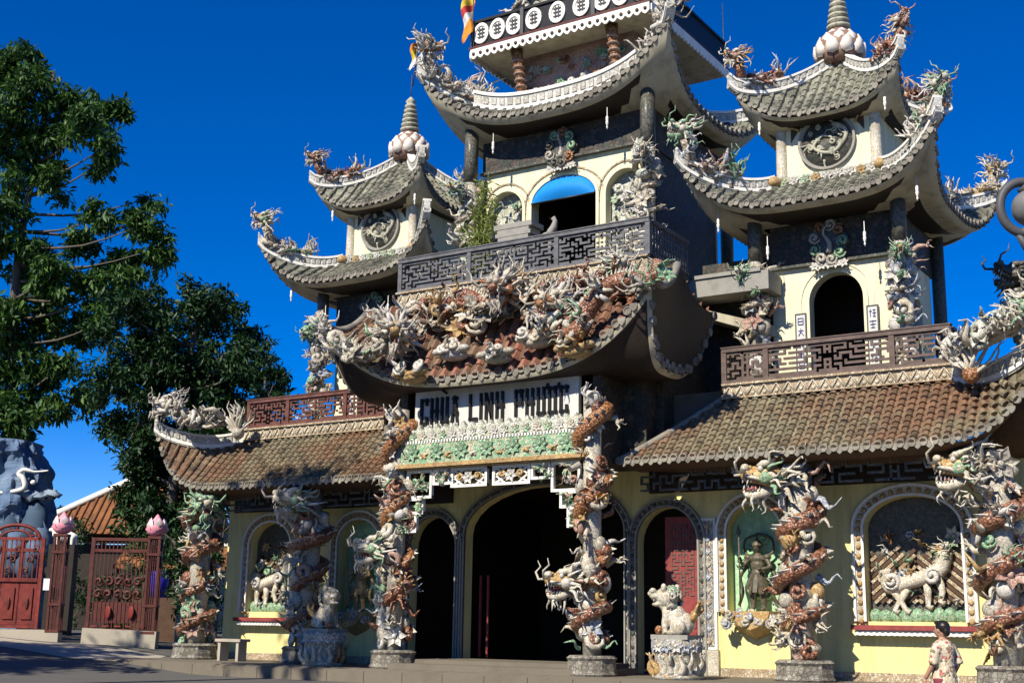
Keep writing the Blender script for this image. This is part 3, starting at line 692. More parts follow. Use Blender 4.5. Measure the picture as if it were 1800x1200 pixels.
# niches and relief windows
def sill(xc, w_, z):
    mb = MB(); mb.box((xc, WY-.17, z), (w_, .34, .11)); s_ = obj('window_sill', mb, 'door_red', hall)
    mb = MB(); mb.box((xc, WY-.14, z-.12), (w_-.14, .27, .11)); 
    for k in range(int(w_/.13)): mb.box((xc-w_/2+.13+k*.13, WY-.28, z-.12), (.06, .02, .09))
    obj('sill_moulding', mb, 'white', s_)
for i, (xw, w_) in enumerate(((9.69, 2.8), (-9.95, 2.2))): sill(xw, w_, 1.52)
def relief(op, seed, slats):
    rng = random.Random(seed); xc, w_, zb, zs, ri = op
    mb = MB(); arch_plate(mb, xc, w_, zb, zs, ri, WY+.30); p = obj('relief_panel', mb, 'dark', hall)
    if slats:
        sl = MB()
        k = 0
        for sg in (1, -1):
            for q in range(26):
                z0_ = zb-.75+q*.125; x0_, x1_ = (xc-w_/2+.06, xc-.02) if sg > 0 else (xc+w_/2-.06, xc+.02)
                za, zc = z0_, z0_+abs(x1_-x0_)*.85; 
                lo, hi = zb+.42, zb+1.72-.25*rng.random()
                if zc < lo or za > hi: continue
                ta = max(0, (lo-za)/(zc-za)); tb = min(1, (hi-za)/(zc-za)); k += 1
                P0 = lambda t: (x0_+(x1_-x0_)*t, WY+.25, za+(zc-za)*t)
                sl.bar(P0(ta), P0(tb), .05+.02*(k % 2), .075, k % 2)
        obj('carved_slats', sl, ['rafter', 'tan'], p, stuff=True)
    Y = WY+.14
    # the carved beast: body, head, legs, tail curls
    pts = smooth_path([(xc-.72, Y+.05, zb+1.15), (xc-.6, Y, zb+.75), (xc-.25, Y-.04, zb+.85), (xc+.2, Y-.04, zb+.98), (xc+.55, Y, zb+1.15), (xc+.68, Y-.02, zb+1.55)], 5)
    dragon_body(p, pts, .15, .18, 'cream', 'white_c', None, 8, True, .35)
    for q, z in ((-.5, .9), (.42, 1.0)): mb = MB(); curl(mb, (xc+q, Y-.16, zb+z), (0, -1, 0), .2, rng, 0, 1.6); obj('haunch_curl', mb, 'white_c', p)
    dragon_head(p, (xc+.66, Y-.05, zb+1.6), (.5, -.5, .35), .28, rng, ('white_c', 'cream', 'ochre', 'white_c'), 9, beard=3)
    lg = MB()
    for x, z in ((-.55, .75), (-.2, .75), (.25, .85), (.5, .95)):
        a = rng.uniform(-.18, .18); lg.tube([(xc+x, Y-.02, zb+z), (xc+x+a, Y-.05, zb+z-.28), (xc+x+a*.3, Y-.06, zb+z-.5), (xc+x+a*.3+.1, Y-.09, zb+z-.55)], [.11, .08, .06, .07], 7)
    obj('beast_legs', lg, 'cream', p)
    for k in range(24):
        x = xc+rng.uniform(-w_/2+.2, w_/2-.2); z = zb+rng.uniform(.15, 2.05)
        piece(p, (x, WY+.2, z), (rng.uniform(-.4, .4), -1, rng.uniform(-.2, .5)), rng.uniform(.14, .24), rng, ['white_c', 'green', 'ochre', 'cream', 'green', 'rust', 'blue'])
    mb = MB()
    for k in range(9): mb.ell((xc-w_/2+.15+k*(w_-.3)/8, WY+.14, zb+.12), (.17, .1, .14+.08*rng.random()), 8, 5)
    obj('carved_waves', mb, 'green', p)
relief(ops[4], 11, True); relief(ops[6], 12, True)
def niche(op, back):
    xc, w_, zb, zs, ri = op
    mb = MB(); arch_plate(mb, xc, w_, zb, zs, ri, WY+.34); p = obj('niche_back', mb, back, hall)
    r = random.Random(int(xc*10))
    for k in range(9):
        mb = MB(); curl(mb, (xc-w_/2+.15+(w_-.3)*r.random(), WY+.31, zb+.3+r.random()*2), (0, -1, 0), .14, r); obj('cloud_curl', mb, back, p)
    # bracket bowl under the niche
    mb = MB(); hw = w_*.5
    prof = [(-hw, zb+.02), (hw, zb+.02), (hw*.92, zb-.2), (hw*.55, zb-.5), (0, zb-.66), (-hw*.55, zb-.5), (-hw*.92, zb-.2)]
    vs = []; N = len(prof)
    for x, z in prof: vs.append((xc+x, WY, z))
    for x, z in prof: vs.append((xc+x*.72, WY-.42, z+(zb-z)*.35))
    mb.add(vs, [tuple(range(N, 2*N))]+[(k, (k+1) % N, (k+1) % N+N, k+N) for k in range(N)])
    b_ = obj('niche_bracket', mb, 'ochre', hall)
    for k in range(15):
        x = xc+r.uniform(-hw, hw)*.95; piece(b_, (x, WY-.3-.15*r.random(), zb-.03-.3*r.random()), (r.uniform(-.5, .5), -1, .2), .17, r, ['grey', 'white_c', 'blue', 'cream', 'grey'], ('curl', 'petals', 'curl'))
niche(ops[3], 'niche_green'); niche(ops[5], 'niche_green')
# doors
def door(xc, w_, zt_):
    for x in (xc,):
        mb = MB(); mb.box((x, WY+.22, (.36+zt_)/2), (w_-.02, .05, zt_-.36)); d_ = obj('door_leaf', mb, 'door_red', hall)
        for (za, zb) in ((.5, 1.35), (1.45, 2.1)):
            mb = MB(); mb.box((x, WY+.185, (za+zb)/2), (w_-.3, .03, zb-za)); obj('door_panel', mb, 'door_red', d_)
            mb = MB(); mb.box((x, WY+.165, (za+zb)/2), (w_-.46, .02, zb-za-.16)); obj('panel_raised', mb, 'door_red', d_)
        mb = MB(); fret_panel(mb, x-w_/2+.2, x+w_/2-.2, 2.25, zt_-.2, WY+.19, .03, .09, random.Random(5), .03); obj('door_lattice', mb, 'rail_brown', d_, stuff=True)
door(3.88, 1.0, 4.2)
mb = MB()
for x in (-2.45, -2.2): mb = MB(); mb.box((x, WY+.5, 1.7), (.06, .05, 2.2)); obj('folded_door_edge', mb, 'door_red', hall)
# ---------------------------------------------------------------- wing roofs
rng = random.Random(21)
def wing(sg):
    if sg > 0:
        F = Face((0, .75, 0), (1, 0, 0), (0, 1, 0), 3.2, 13.1, 5.35, 10.9, 1.65, 5.36, 7.0, 0, 1.75, 7, 1.5, 1.1)
        Sd = Face((13.1, 4.0, 0), (0, 1, 0), (-1, 0, 0), -3.25, 3.25, -1.6, 1.6, 2.2, 5.36, 7.0, 1.75, 1.75, 4.5, 1.5, 1.1)
    else:
        F = Face((0, .75, 0), (1, 0, 0), (0, 1, 0), -13.1, -3.2, -10.9, -5.35, 1.65, 5.36, 7.0, 1.75, 0, 7, 1.5, 1.1)
        Sd = Face((-13.1, 4.0, 0), (0, -1, 0), (1, 0, 0), -3.25, 3.25, -1.6, 1.6, 2.2, 5.36, 7.0, 1.75, 1.75, 4.5, 1.5, 1.1)
    mb = MB(); F.bed(mb, 40, 6); Sd.bed(mb, 20, 6)
    ro = obj('wing_roof', mb, 'tile_bed', hall)
    mb = MB()
    for G, n1 in ((F, 40), (Sd, 20)):
        def under(a, b, G=G):
            vv = b*.9; x = G.L(vv)+(G.R(vv)-G.L(vv))*a; pt = G.S(x, vv*1.0); pt.z = G.ze+G.lift(x, vv)-.08-.12*min(1, vv*6); return pt
        mb.grid(under, n1, 6, 0, True, True)
    obj('soffit', mb, 'rafter', ro)
    return F, Sd, ro
tile_me = None
def wing_tiles():
    global tile_me
    rest = MB(); cand = []
    camp = Vector((18.1, -27, 1.35))
    for sg in (1, -1):
        F, Sd, ro = wing(sg)
        n = 40
        for k in range(n+1):
            x = F.L0+.06+(F.R0-F.L0-.12)*k/n
            for (x_, v0, v1) in F.barrel(None, x, .085, .195): cand.append(((F.S(x_, v0)-camp).length if sg > 0 else 99, F, ro, x_, v0, v1))
            if k < n: F.pan(rest, x+.055, x+(F.R0-F.L0-.12)/n-.055, .195)
        for k in range(24):
            x = Sd.L0+.06+(Sd.R0-Sd.L0-.12)*k/23; Sd.barrel(rest, x, .09, .3, n=4)
        # eave ends, each one a piece
        em = MB(); F2 = Face((0, 0, 0), (1, 0, 0), (0, 1, 0), -5, 5, -5, 5, 1.6, 0, 1, 0, 0, 2); F2.end_disc(em, 0, .098); eme = em.mesh('tile_end')
        for k in range(n+1):
            x = F.L0+.06+(F.R0-F.L0-.12)*k/n; o = obj('tile_end', eme, 'tile_end', ro); o.location = F.S(x, 0)-world_of(ro)
        dr = MB()
        for k in range(n): F.drip(dr, F.L0+.06+(F.R0-F.L0-.12)*(k+.5)/n, .17, .12)
        for k in range(24): Sd.end_disc(dr, Sd.L0+(Sd.R0-Sd.L0)*k/23, .1)
        obj('drip_tiles', dr, 'tile_end', ro, stuff=True)
        # outer hip ridge with white frames
        pts = []
        for k in range(15):
            v = 1.0-1.04*k/14; vv = max(v, 0); x = (F.R(vv) if sg > 0 else F.L(vv)); q = F.S(x, vv)
            if v < 0: q += Vector((sg*.1, -.1, .12))
            pts.append(q+Vector((0, 0, .05)))
        hip_band(ro, pts, .16, .36)
        # inner rake edge
        mb = MB(); pts = [F.S(F.L(k/8) if sg > 0 else F.R(k/8), k/8)+Vector((0, 0, .04)) for k in range(9)]
        mb.tube(pts, .09, 6); obj('rake_ridge', mb, 'tile_end', ro)
    cand.sort(key=lambda c: c[0])
    m0 = MB()                       # one shared barrel tile, pointing up the slope
    n = 5; vs = []
    for y, rad, h in ((0, .092, .024), (.21, .072, 0.0)):
        for k in range(n): an = math.pi*k/(n-1); vs.append((math.cos(an)*rad, y, math.sin(an)*rad+h))
    m0.add(vs, [(k, k+1, n+k+1, n+k) for k in range(n-1)]+[tuple(range(n-1, -1, -1))])
    me = m0.mesh('roof_tile')
    for i, (d, F, ro, x, v0, v1) in enumerate(cand):
        if i < 300:
            tx, tv, nn = F.nrm(x, (v0+v1)/2); o = obj('roof_tile', me, 'tile_wing', ro)
            mt = Matrix((tx, tv, nn)).transposed(); o.rotation_euler = mt.to_euler(); o.location = F.S(x, v0)-world_of(ro)
        else: F.tile(rest, x, v0, v1, .085)
    obj('roof_tile', rest, 'tile_wing', hall, stuff=True)
wing_tiles()
# terrace slab above the wings, frieze and railings
mb = MB(); mb.box((0, 6.2, 7.12), (21.7, 7.4, .24)); mb.box((0, 2.66, 6.2), (21.6, .3, 1.6)); obj('upper_floor', mb, 'roof_deck', hall)
def frieze(X0, X1, z0, z1, Y, mat='tan'):
    mb = MB(); mb.box(((X0+X1)/2, Y, (z0+z1)/2), (X1-X0, .12, z1-z0)); f = obj('frieze', mb, mat, hall)
    mb = MB(); mb.box(((X0+X1)/2, Y-.05, z1-.02), (X1-X0+.06, .16, .05)); mb.box(((X0+X1)/2, Y-.05, z0+.02), (X1-X0+.06, .16, .04)); obj('frieze_moulding_or_shade_edge', mb, 'tan', f)
    mb = MB(); K = int((X1-X0)/.3)
    for k in range(K):
        a = X0+(X1-X0)*k/K; b_ = (X1-X0)/K; h = z1-z0
        mb.tube([(a, Y-.07, z0+.06), (a+b_*.25, Y-.08, z0+h*.5), (a+b_*.5, Y-.07, z1-.07), (a+b_*.75, Y-.08, z0+h*.5), (a+b_, Y-.07, z0+.06)], .025, 4)
        mb.ell((a+b_*.5, Y-.07, z0+h*.3), (.06, .03, .05), 6, 4)
    obj('frieze_scrolls', mb, 'cream', f, stuff=True)
for s_, m_ in ((1, 'rail_brown'), (-1, 'rail_red')):
    frieze(min(s_*5.35, s_*10.88), max(s_*5.35, s_*10.88), 6.98, 7.36, 2.36)
    po = [6.45, 9.55] if s_ > 0 else [-9.2, -6.9]
    railing(hall, min(s_*5.35, s_*10.85), max(s_*5.35, s_*10.85), 7.38, 8.27, 2.40, po, m_, random.Random(40+s_), .125, 4.4)
# valance of brackets under the wing eaves
for X0, X1 in ((3.5, 7.1), (8.0, 11.5), (-11.1, -7.6), (-6.8, -3.5)):
    r = random.Random(int(X0*7)); mb = MB(); fret_panel(mb, X0, X1, 4.72, 5.22, 1.45, .07, .17, r, .05); v_ = obj('bracket_valance', mb, 'dark', hall, stuff=True)
    mb = MB(); mb.box(((X0+X1)/2, 1.45, 5.28), (X1-X0+.5, .14, .08)); mb.box(((X0+X1)/2, WY-.05, 5.12), (X1-X0+.8, .12, .66)); obj('valance_beam_and_shade', mb, 'wood_and_shade', v_)  # dark strip on the wall behind the beam is painted eave shade
# ---------------------------------------------------------------- porch: walls, frieze, sign, fretwork arch
mb = MB()
for s_ in (-1, 1): mb.box((s_*2.95, 1.45, 6.45), (.22, 2.6, 2.2))
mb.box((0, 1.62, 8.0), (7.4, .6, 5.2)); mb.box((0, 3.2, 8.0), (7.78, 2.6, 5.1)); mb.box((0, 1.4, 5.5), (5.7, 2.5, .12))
obj('porch_wall', mb, 'dark_panel_and_shade', hall)
PYF = -.06
mb = MB(); mb.box((0, .12, 6.98), (5.0, .14, 1.10)); sign = obj('sign_board', mb, 'sign_white', hall)
ST = {  # condensed block letters as strokes in a unit cell
 'C': [((1, .85), (1, 1)), ((1, 1), (0, 1)), ((0, 1), (0, 0)), ((0, 0), (1, 0)), ((1, 0), (1, .18))],
 'H': [((0, 0), (0, 1)), ((1, 0), (1, 1)), ((0, .5), (1, .5))],
 'U': [((0, 1), (0, 0)), ((0, 0), (1, 0)), ((1, 0), (1, 1))],
 'A': [((0, 0), (.42, 1)), ((1, 0), (.58, 1)), ((.2, .35), (.8, .35)), ((.3, .98), (.7, .98))],
 'L': [((0, 1), (0, 0)), ((0, 0), (1, 0))], 'I': [((.5, 0), (.5, 1))],
 'N': [((0, 0), (0, 1)), ((0, 1), (1, 0)), ((1, 0), (1, 1))],
 'P': [((0, 0), (0, 1)), ((0, 1), (1, 1)), ((1, 1), (1, .5)), ((1, .5), (0, .5))],
 'O': [((0, 0), (0, 1)), ((0, 1), (1, 1)), ((1, 1), (1, 0)), ((1, 0), (0, 0))]}
x = -2.30; zb, lh, lw, tk = 6.60, .60, .165, .11
for ch in 'CHUA LINH PHUOC':
    if ch == ' ': x += .24; continue
    w_ = .0 if ch == 'I' else lw
    mb = MB()
    for i, (a, b) in enumerate(ST[ch]):
        if ch == 'I': a, b = (0, a[1]), (0, b[1])
        p, q = Vector((x+tk/2+a[0]*w_, .012, zb+a[1]*lh)), Vector((x+tk/2+b[0]*w_, .012, zb+b[1]*lh)); d = (q-p).normalized()
        dd = .05+.002*i; mb.bar(p-d*tk*.5, q+d*tk*.5, tk if abs(d.x) < .3 else dd, dd if abs(d.x) < .3 else tk*.75, 0) if abs(d.x) < .3 or abs(d.z) < .3 else mb.bar(p, q, dd, tk, 0)
    obj('letter', mb, 'black', sign)
    if ch in 'UO' and x > 0.5:      # the horn of the Vietnamese letters
        mb = MB(); mb.bar((x+tk+w_, .01, zb+lh), (x+tk+w_+.06, .01, zb+lh+.14), .05, .05); obj('letter_mark', mb, 'black', sign)
    x += w_+tk+.055
mb = MB(); mb.bar((-1.62, .01, zb+lh+.26), (-1.45, .01, zb+lh+.14), .05, .05); obj('letter_mark', mb, 'black', sign)
mb = MB(); mb.box((0, .0, 6.235), (5.3, .3, .33)); f1 = obj('pale_frieze', mb, 'frieze_w', hall)
r = random.Random(8); mb = MB()
for k in range(19):
    xx = -2.5+k*5.0/18; hh = .11+.05*r.random()
    mb.prism([(xx-.13, 6.39), (xx+.13, 6.39), (xx+.07, 6.44), (xx+.02, 6.40+hh), (xx-.02, 6.40+hh), (xx-.07, 6.44)], -.12, .0)
obj('crest', mb, 'frieze_w', f1)
for k in range(16): 
    mb = MB(); petals(mb, (-2.4+k*.32, -.15, 6.24), (0, -1, 0), .14, r); obj('shard_flower', mb, r.choice(['white_c', 'frieze_w', 'cream', 'frieze_g']), f1)
mb = MB(); mb.box((0, -.03, 5.78), (5.5, .34, .54)); f2 = obj('green_frieze', mb, 'frieze_g', hall)
mb = MB()
for k in range(60): mb.box((-2.68+k*5.36/59, -.2, 6.07), (.045, .05, .07))
obj('dentils', mb, 'white', f2, stuff=True)
for k in range(7):
    xx = -2.35+k*.783
    mb = MB(); petals(mb, (xx, -.2, 5.8), (0, -1, 0), .24, r, 0, 8); obj('shard_flower', mb, 'green', f2)
    mb = MB(); flame(mb, (xx+.3, -.21, 5.65), (1, 0, .5), .25, .05, r); flame(mb, (xx+.45, -.21, 5.65), (-1, 0, .6), .25, .05, r); obj('leaf_scroll', mb, r.choice(['ochre', 'cream']), f2)
mb = MB(); mb.box((0, -.06, 5.45), (5.7, .46, .10)); mb.box((0, -.04, 5.385), (5.5, .36, .03)); obj('ledge_beam', mb, 'ochre', hall)
# hanging fretwork: white frames, stepped down at both sides
hang = None
def frame_rect(mb, xa, xb, za, zb, Y, t=.07, d=.10):
    for z in (za+t/2, zb-t/2): mb.box(((xa+xb)/2, Y, z), (xb-xa, d, t))
    for x in (xa+t/2, xb-t/2): mb.box((x, Y-.003, (za+zb)/2), (t, d, zb-za-.004))
cells = [(-1.2, -.08, 4.86, 5.36), (.08, 1.2, 4.86, 5.36), (-1.78, -1.22, 4.95, 5.36), (1.22, 1.78, 4.95, 5.36), (-2.62, -1.80, 4.62, 5.36), (1.80, 2.62, 4.62, 5.36),
         (-2.66, -2.05, 4.22, 4.64), (2.05, 2.66, 4.22, 4.64), (-2.68, -2.26, 3.75, 4.24), (2.26, 2.68, 3.75, 4.24)]
for i, (xa, xb, za, zb) in enumerate(cells):
    mb = MB(); frame_rect(mb, xa, xb, za, zb, -.02+.004*(i % 3)); h_ = obj('hanging_fret', mb, 'white', hall)
    xm, zm = (xa+xb)/2, (za+zb)/2
    if i < 2:
        mb = MB()
        for sx in (-1, 1):
            for sz in (-1, 1): mb.bar((xm+sx*.5, -.02, zm+sz*.2), (xm+sx*.12, -.02, zm), .06, .05); mb.bar((xm+sx*.2, -.02, zm+sz*.2), (xm+sx*.5, -.02, zm-sz*.02), .05, .045)
        obj('fret_bars', mb, 'white', h_)
        mb = MB(); petals(mb, (xm, -.06, zm), (0, -1, 0), .2, r, 0, 6); obj('shard_flower', mb, 'white_c', h_)
        mb = MB(); curl(mb, (xm-.27, -.04, zm+.03), (0, -1, 0), .12, r); curl(mb, (xm+.27, -.04, zm+.03), (0, -1, 0), .12, r); obj('cloud_curl', mb, 'ochre', h_)
    else:
        for k in range(7): piece(h_, (xm+r.uniform(-.22, .22), -.04, zm+r.uniform(-.2, .2)), (r.uniform(-.6, .6), -.8, r.uniform(-.5, .5)), .17, r, ['frieze_g', 'green', 'white_c', 'pinkish', 'frieze_w', 'frieze_g'])
# upper front: frieze and railing of the central terrace
frieze(-3.95, 3.95, 10.16, 10.58, 1.02)
mb = MB(); mb.box((0, 3.3, 10.5), (7.9, 4.4, .16)); obj('upper_floor', mb, 'roof_deck', hall)
railing(hall, -3.93, 3.93, 10.60, 11.56, 1.06, [-1.55, 1.25], 'rail_grey', random.Random(77), .125, 3.4)
# porch roof
PF, proof = roof4(hall, 'porch_roof', 0, .9, 5.0, 1.8, 4.85, .1, 7.60, 10.1, 1.75, 3.4, 2.95, .85, .14, .34, ('tile_bed', 'tile_porch', 'tile_end'), .93, cc=1.05, rec=.38, side_mat='wood_and_shade', edge_only=True, sides=(0, 1, 3), zwall=7.45, ridge=False)  # roof sides and inner soffit coloured dark to paint in their shade
for s_ in (-1, 1):
    mb = MB(); F = PF[0]; mb.tube([F.S(s_*F.R(k/12), k/12)+Vector((0, 0, .05)) for k in range(13)], .11, 7); obj('hip_ridge', mb, 'tile_end', proof)
# low side links between the porch and the corner towers
for s_ in (-1, 1):
    mb = MB(); mb.box((s_*4.9, 5.2, 9.2), (2.2, 1.2, 4.0)); l_ = obj('link_wall', mb, 'dark_panel_and_shade', hall)
    mb = MB(); mb.box((s_*5.0, 3.9, 10.25), (2.3, .9, .5)); mb.box((s_*5.0, 3.8, 10.53), (1.9, .8, .1)); obj('link_cornice', mb, 'stone', l_)
    mb = MB(); mb.add([(s_*4.0, 3.3, 9.75), (s_*4.0, 3.3, 9.55), (s_*6.0, 4.4, 8.9), (s_*6.0, 4.4, 9.2), (s_*4.0, 4.6, 9.75), (s_*4.0, 4.6, 9.55), (s_*6.0, 4.9, 8.9), (s_*6.0, 4.9, 9.2)], [(0, 1, 2, 3), (4, 7, 6, 5), (0, 3, 7, 4), (1, 5, 6, 2), (0, 4, 5, 1), (3, 2, 6, 7)]); obj('link_soffit', mb, 'soffit', l_)
# ---------------------------------------------------------------- dragon columns of the ground floor
def dragon_column(parent, x, y, z0, z1, hdir, seed, name='dragon_column', hz=None, R=.30, br=.23, npc=34, hs=.62, pal=None, body='brown', hpal=None, plinth=True, turns=3.3, pk=1.08):
    rng = random.Random(seed); pal = pal or PAL; h = z1-z0
    mb = MB(); mb.lathe([(R, 0), (R, h)], (x, y, z0), 14); c = obj(name, mb, 'grey', parent)
    if plinth:
        mb = MB(); mb.lathe([(R+.36, 0), (R+.40, .06), (R+.36, .12), (R+.34, .36), (R+.38, .42), (R+.30, .48)], (x, y, z0-.02), 10, 0, False); obj('plinth', mb, 'stone_rough', c)
    zs = z0+(.75 if plinth else .2); ze_ = (hz if hz else z1-.5)
    pts = []; N = int(turns*12); a1 = math.atan2(hdir[1], hdir[0]); 
    for i in range(N+1):
        t = i/N; an = a1-(1-t)*turns*6.283; rad = R+.13+.06*math.sin(t*9+seed); pts.append(Vector((x+math.cos(an)*rad, y+math.sin(an)*rad, zs+(ze_-zs)*t+.08*math.sin(t*14))))
    hd = Vector((hdir[0], hdir[1], 0)).normalized(); tip = Vector((x, y, ze_+.12))+hd*(R+.42)
    pts.append(tip-hd*.12)
    dragon_body(c, pts, br*.55, br, body, rng.choice(['cream', 'white_c']), lambda p: Vector((p[0]-x, p[1]-y, .25)), 9)
    dragon_head(c, tip, hd+Vector((0, 0, .1)), hs, rng, hpal or (rng.choice(['ochre', 'cream']), rng.choice(['cream', 'green']), rng.choice(['green', 'white_c']), 'white_c'), 14)
    for i in range(5):
        an = rng.uniform(0, 6.28); z = zs+(z1-zs)*(i+.5)/5; claw(c, (x+math.cos(an)*(R+.1), y+math.sin(an)*(R+.1), z), (math.cos(an), math.sin(an)-.6, rng.uniform(-.6, .6)), .45, rng, rng.choice(pal))
    for i in range(npc):
        an = -1.57+rng.gauss(0, 1.15); z = z0+(.5 if plinth else .15)+(h-.7)*((i+rng.random())/npc)
        d = Vector((math.cos(an), math.sin(an), rng.uniform(-.3, .7))); piece(c, (x+math.cos(an)*(R+.07), y+math.sin(an)*(R+.07), z), d, rng.uniform(.2, .36)*(pk if plinth else 1)*(.6 if z > z0+5 else 1), rng, pal)
    mb = MB()
    for i in range(int(npc*.5)):
        an = rng.uniform(0, 6.28); z = z0+.6+(h-.9)*rng.random(); mb.ell((x+math.cos(an)*(R+.05), y+math.sin(an)*(R+.05), z), (rng.uniform(.12, .24), rng.uniform(.12, .2), rng.uniform(.12, .25)), 8, 6, rng.randrange(3))
    obj('carved_rocks', mb, [rng.choice(pal), rng.choice(pal), 'grey'], c, stuff=True)
    return c
dragon_column(hall, -11.55, 1.4, .33, 5.2, (.75, -.6), 101, hs=.8)
dragon_column(hall, -7.15, 1.4, .33, 5.2, (-.3, -1), 102, hs=.8)
dragon_column(hall, 7.55, 1.4, .33, 5.2, (-1, -.5), 105, hs=.86, br=.24, hpal=('ochre', 'cream', 'green', 'white_c'))
dragon_column(hall, 11.9, 1.4, .33, 5.2, (-1, -.35), 106, hs=.80, br=.24, hpal=('ochre', 'cream', 'frieze_g', 'white_c'))
for s_ in (-1, 1):
    c = dragon_column(hall, s_*2.92, 0, .33, 7.0, (-.75, -.7), 103+s_, hz=2.3 if s_ > 0 else 3.2, npc=44, hs=.72, br=.2, turns=1.6, R=.22)
    rng = random.Random(300+s_)
    pts = [Vector((s_*2.92+math.cos(a)*(.34+.03*math.sin(3*a)), math.sin(a)*.34, z)) for a, z in [(-.4+k*.36, 2.9+k*.10) for k in range(38)]]
    dragon_body(c, pts, .13, .2, 'rust', 'cream', lambda p, s_=s_: Vector((p[0]-s_*2.92, p[1], .25)), 8)
    for k in range(6): 
        mb = MB(); flame(mb, (s_*3.0+rng.uniform(-.15, .2), -.25, 6.55+rng.random()*.2), (rng.uniform(-.5, .5), -.4, 1), .5, .08, rng, 0, .4); obj('flame', mb, 'white_c', c)
# ================================================================ towers
def hip_pts(F, cx, cy, sx, sy, v0, v1, n, dz):
    out = []
    for k in range(n+1):
        v = v0+(v1-v0)*k/n; q = F.S(F.R(v), v); x = cx+abs(F.R(v))*sx
        y = q.y if sy < 0 else 2*cy-q.y
        out.append(Vector((x, y, q.z+dz)))
    return out
def hip_dragon(F, cx, cy, sx, sy, label, seed, s=1.0, head_up=.35, v=(.62, .02), dz=.42, pal=('ochre', 'cream', 'green', 'white_c'), body='greyscale', nfl=9, group='dragons along the roof ridges', fl=('cream', 'grey', 'white_c', 'green', 'pinkish', 'blue'), out_head=True):
    rng = random.Random(seed); s *= 1.15; nfl += 3
    base = hip_pts(F, cx, cy, sx, sy, v[0], v[1], 18, dz)
    t = thing('dragon_statue', base[-1]-Vector((0, 0, dz)), label, 'dragon statue', group)
    d = Vector((sx, sy, 0)).normalized(); a = Vector((-d.y, d.x, 0)); N = len(base)
    pts = [p+a*math.sin(i*.8)*.13*s+Vector((0, 0, 1))*(abs(math.sin(i*.62))*.22-.12)*s for i, p in enumerate(base)]
    hd = (d+Vector((0, 0, head_up))).normalized() if out_head else (-d+Vector((0, 0, .2))).normalized()
    pts[-1] = pts[-1]+Vector((0, 0, .18*s))
    pts = smooth_path(pts[::2], 3)
    dragon_body(t, pts, .05*s, .13*s, body, 'cream', None, 8, True, 1.3)
    dragon_head(t, pts[-1]+hd*.12+Vector((0, 0, .14*s)), hd, .42*s, rng, pal, 14)
    for i in range(nfl):
        k = rng.randrange(N); p = base[k]-Vector((0, 0, dz*.4)); piece(t, p, (rng.uniform(-.5, .5), rng.uniform(-.9, .3), 1), rng.uniform(.2, .36)*s, rng, fl, ('flame', 'curl', 'fan', 'fan', 'petals'))
    mb = MB(); fan(mb, base[1], (-d*.3+Vector((0, 0, 1))), .55*s, rng, 0, 7, .7, .05*s); obj('tail_fan', mb, rng.choice(fl), t)
    ft = MB()                                   # stubby feet that stand on the ridge
    for k in (3, 8, 13):
        ft.tube([base[k]+Vector((0, 0, .03)), base[k]-Vector((0, 0, dz+.02))+a*.03], [.07*s, .09*s], 6)
    obj('feet', ft, body, t)
    return t
def finial(parent, x, y, z0, r=.72):
    mb = MB(); mb.lathe([(.42, -.35), (.36, -.1), (.26, .02), (.34, .12), (.55*r/.72, .3), (.62*r/.72, .6), (.5*r/.72, .9), (.3, 1.1), (.25, 1.18)], (x, y, z0), 16)
    f = obj('finial', mb, 'finial_brown', parent)
    for row, (zz, rad, n, tilt, sz, mt) in enumerate(((.26, .50, 10, -.35, .34, 'finial_brown'), (.5, .60, 10, .1, .40, 'finial'), (.72, .52, 10, .45, .38, 'finial'), (.92, .36, 9, .7, .32, 'finial'))):
        for k in range(n):
            an = 6.283*(k+.5*(row % 2))/n; o = Vector((math.cos(an), math.sin(an), 0)); s_ = Vector((-o.y, o.x, 0)); u = (Vector((0, 0, 1))-o*tilt*.8).normalized()
            c = Vector((x, y, z0+zz))+o*rad*r/.72*.92; sz_ = sz*r/.72; mb = MB(); vs = []
            out = [(-.5, -.5), (0, -.62), (.5, -.5), (.6, -.05), (.4, .4), (0, .72), (-.4, .4), (-.6, -.05)]
            vs = [c+s_*p*sz_*.70+u*q*sz_*.80+o*(.05+.05*(q > 0)) for p, q in out]+[c+s_*p*sz_*.70+u*q*sz_*.80-o*.06 for p, q in out]+[c+o*sz_*.26]
            mb.add(vs, [(k2, (k2+1) % 8, 16) for k2 in range(8)]+[(k2, k2+8, (k2+1) % 8+8, (k2+1) % 8) for k2 in range(8)], 0, True); obj('petal', mb, mt, f)
    prof = [(.22, 1.1)]
    for k in range(6):
        z = 1.2+k*.17; rr_ = .33-.025*k; prof += [(rr_*.72, z), (rr_, z+.02), (rr_, z+.09), (rr_*.72, z+.12)]
    prof += [(.14, 2.24), (.18, 2.3), (.1, 2.4), (.0, 2.5)]
    mb = MB(); mb.lathe(prof, (x, y, z0), 14); obj('spire_rings', mb, 'mould', f)
    mb = MB(); mb.tube([(x, y, z0+2.4), (x, y, z0+3.3)], [.018, .01], 5); obj('lightning_rod', mb, 'lamp_metal', f)
    return f
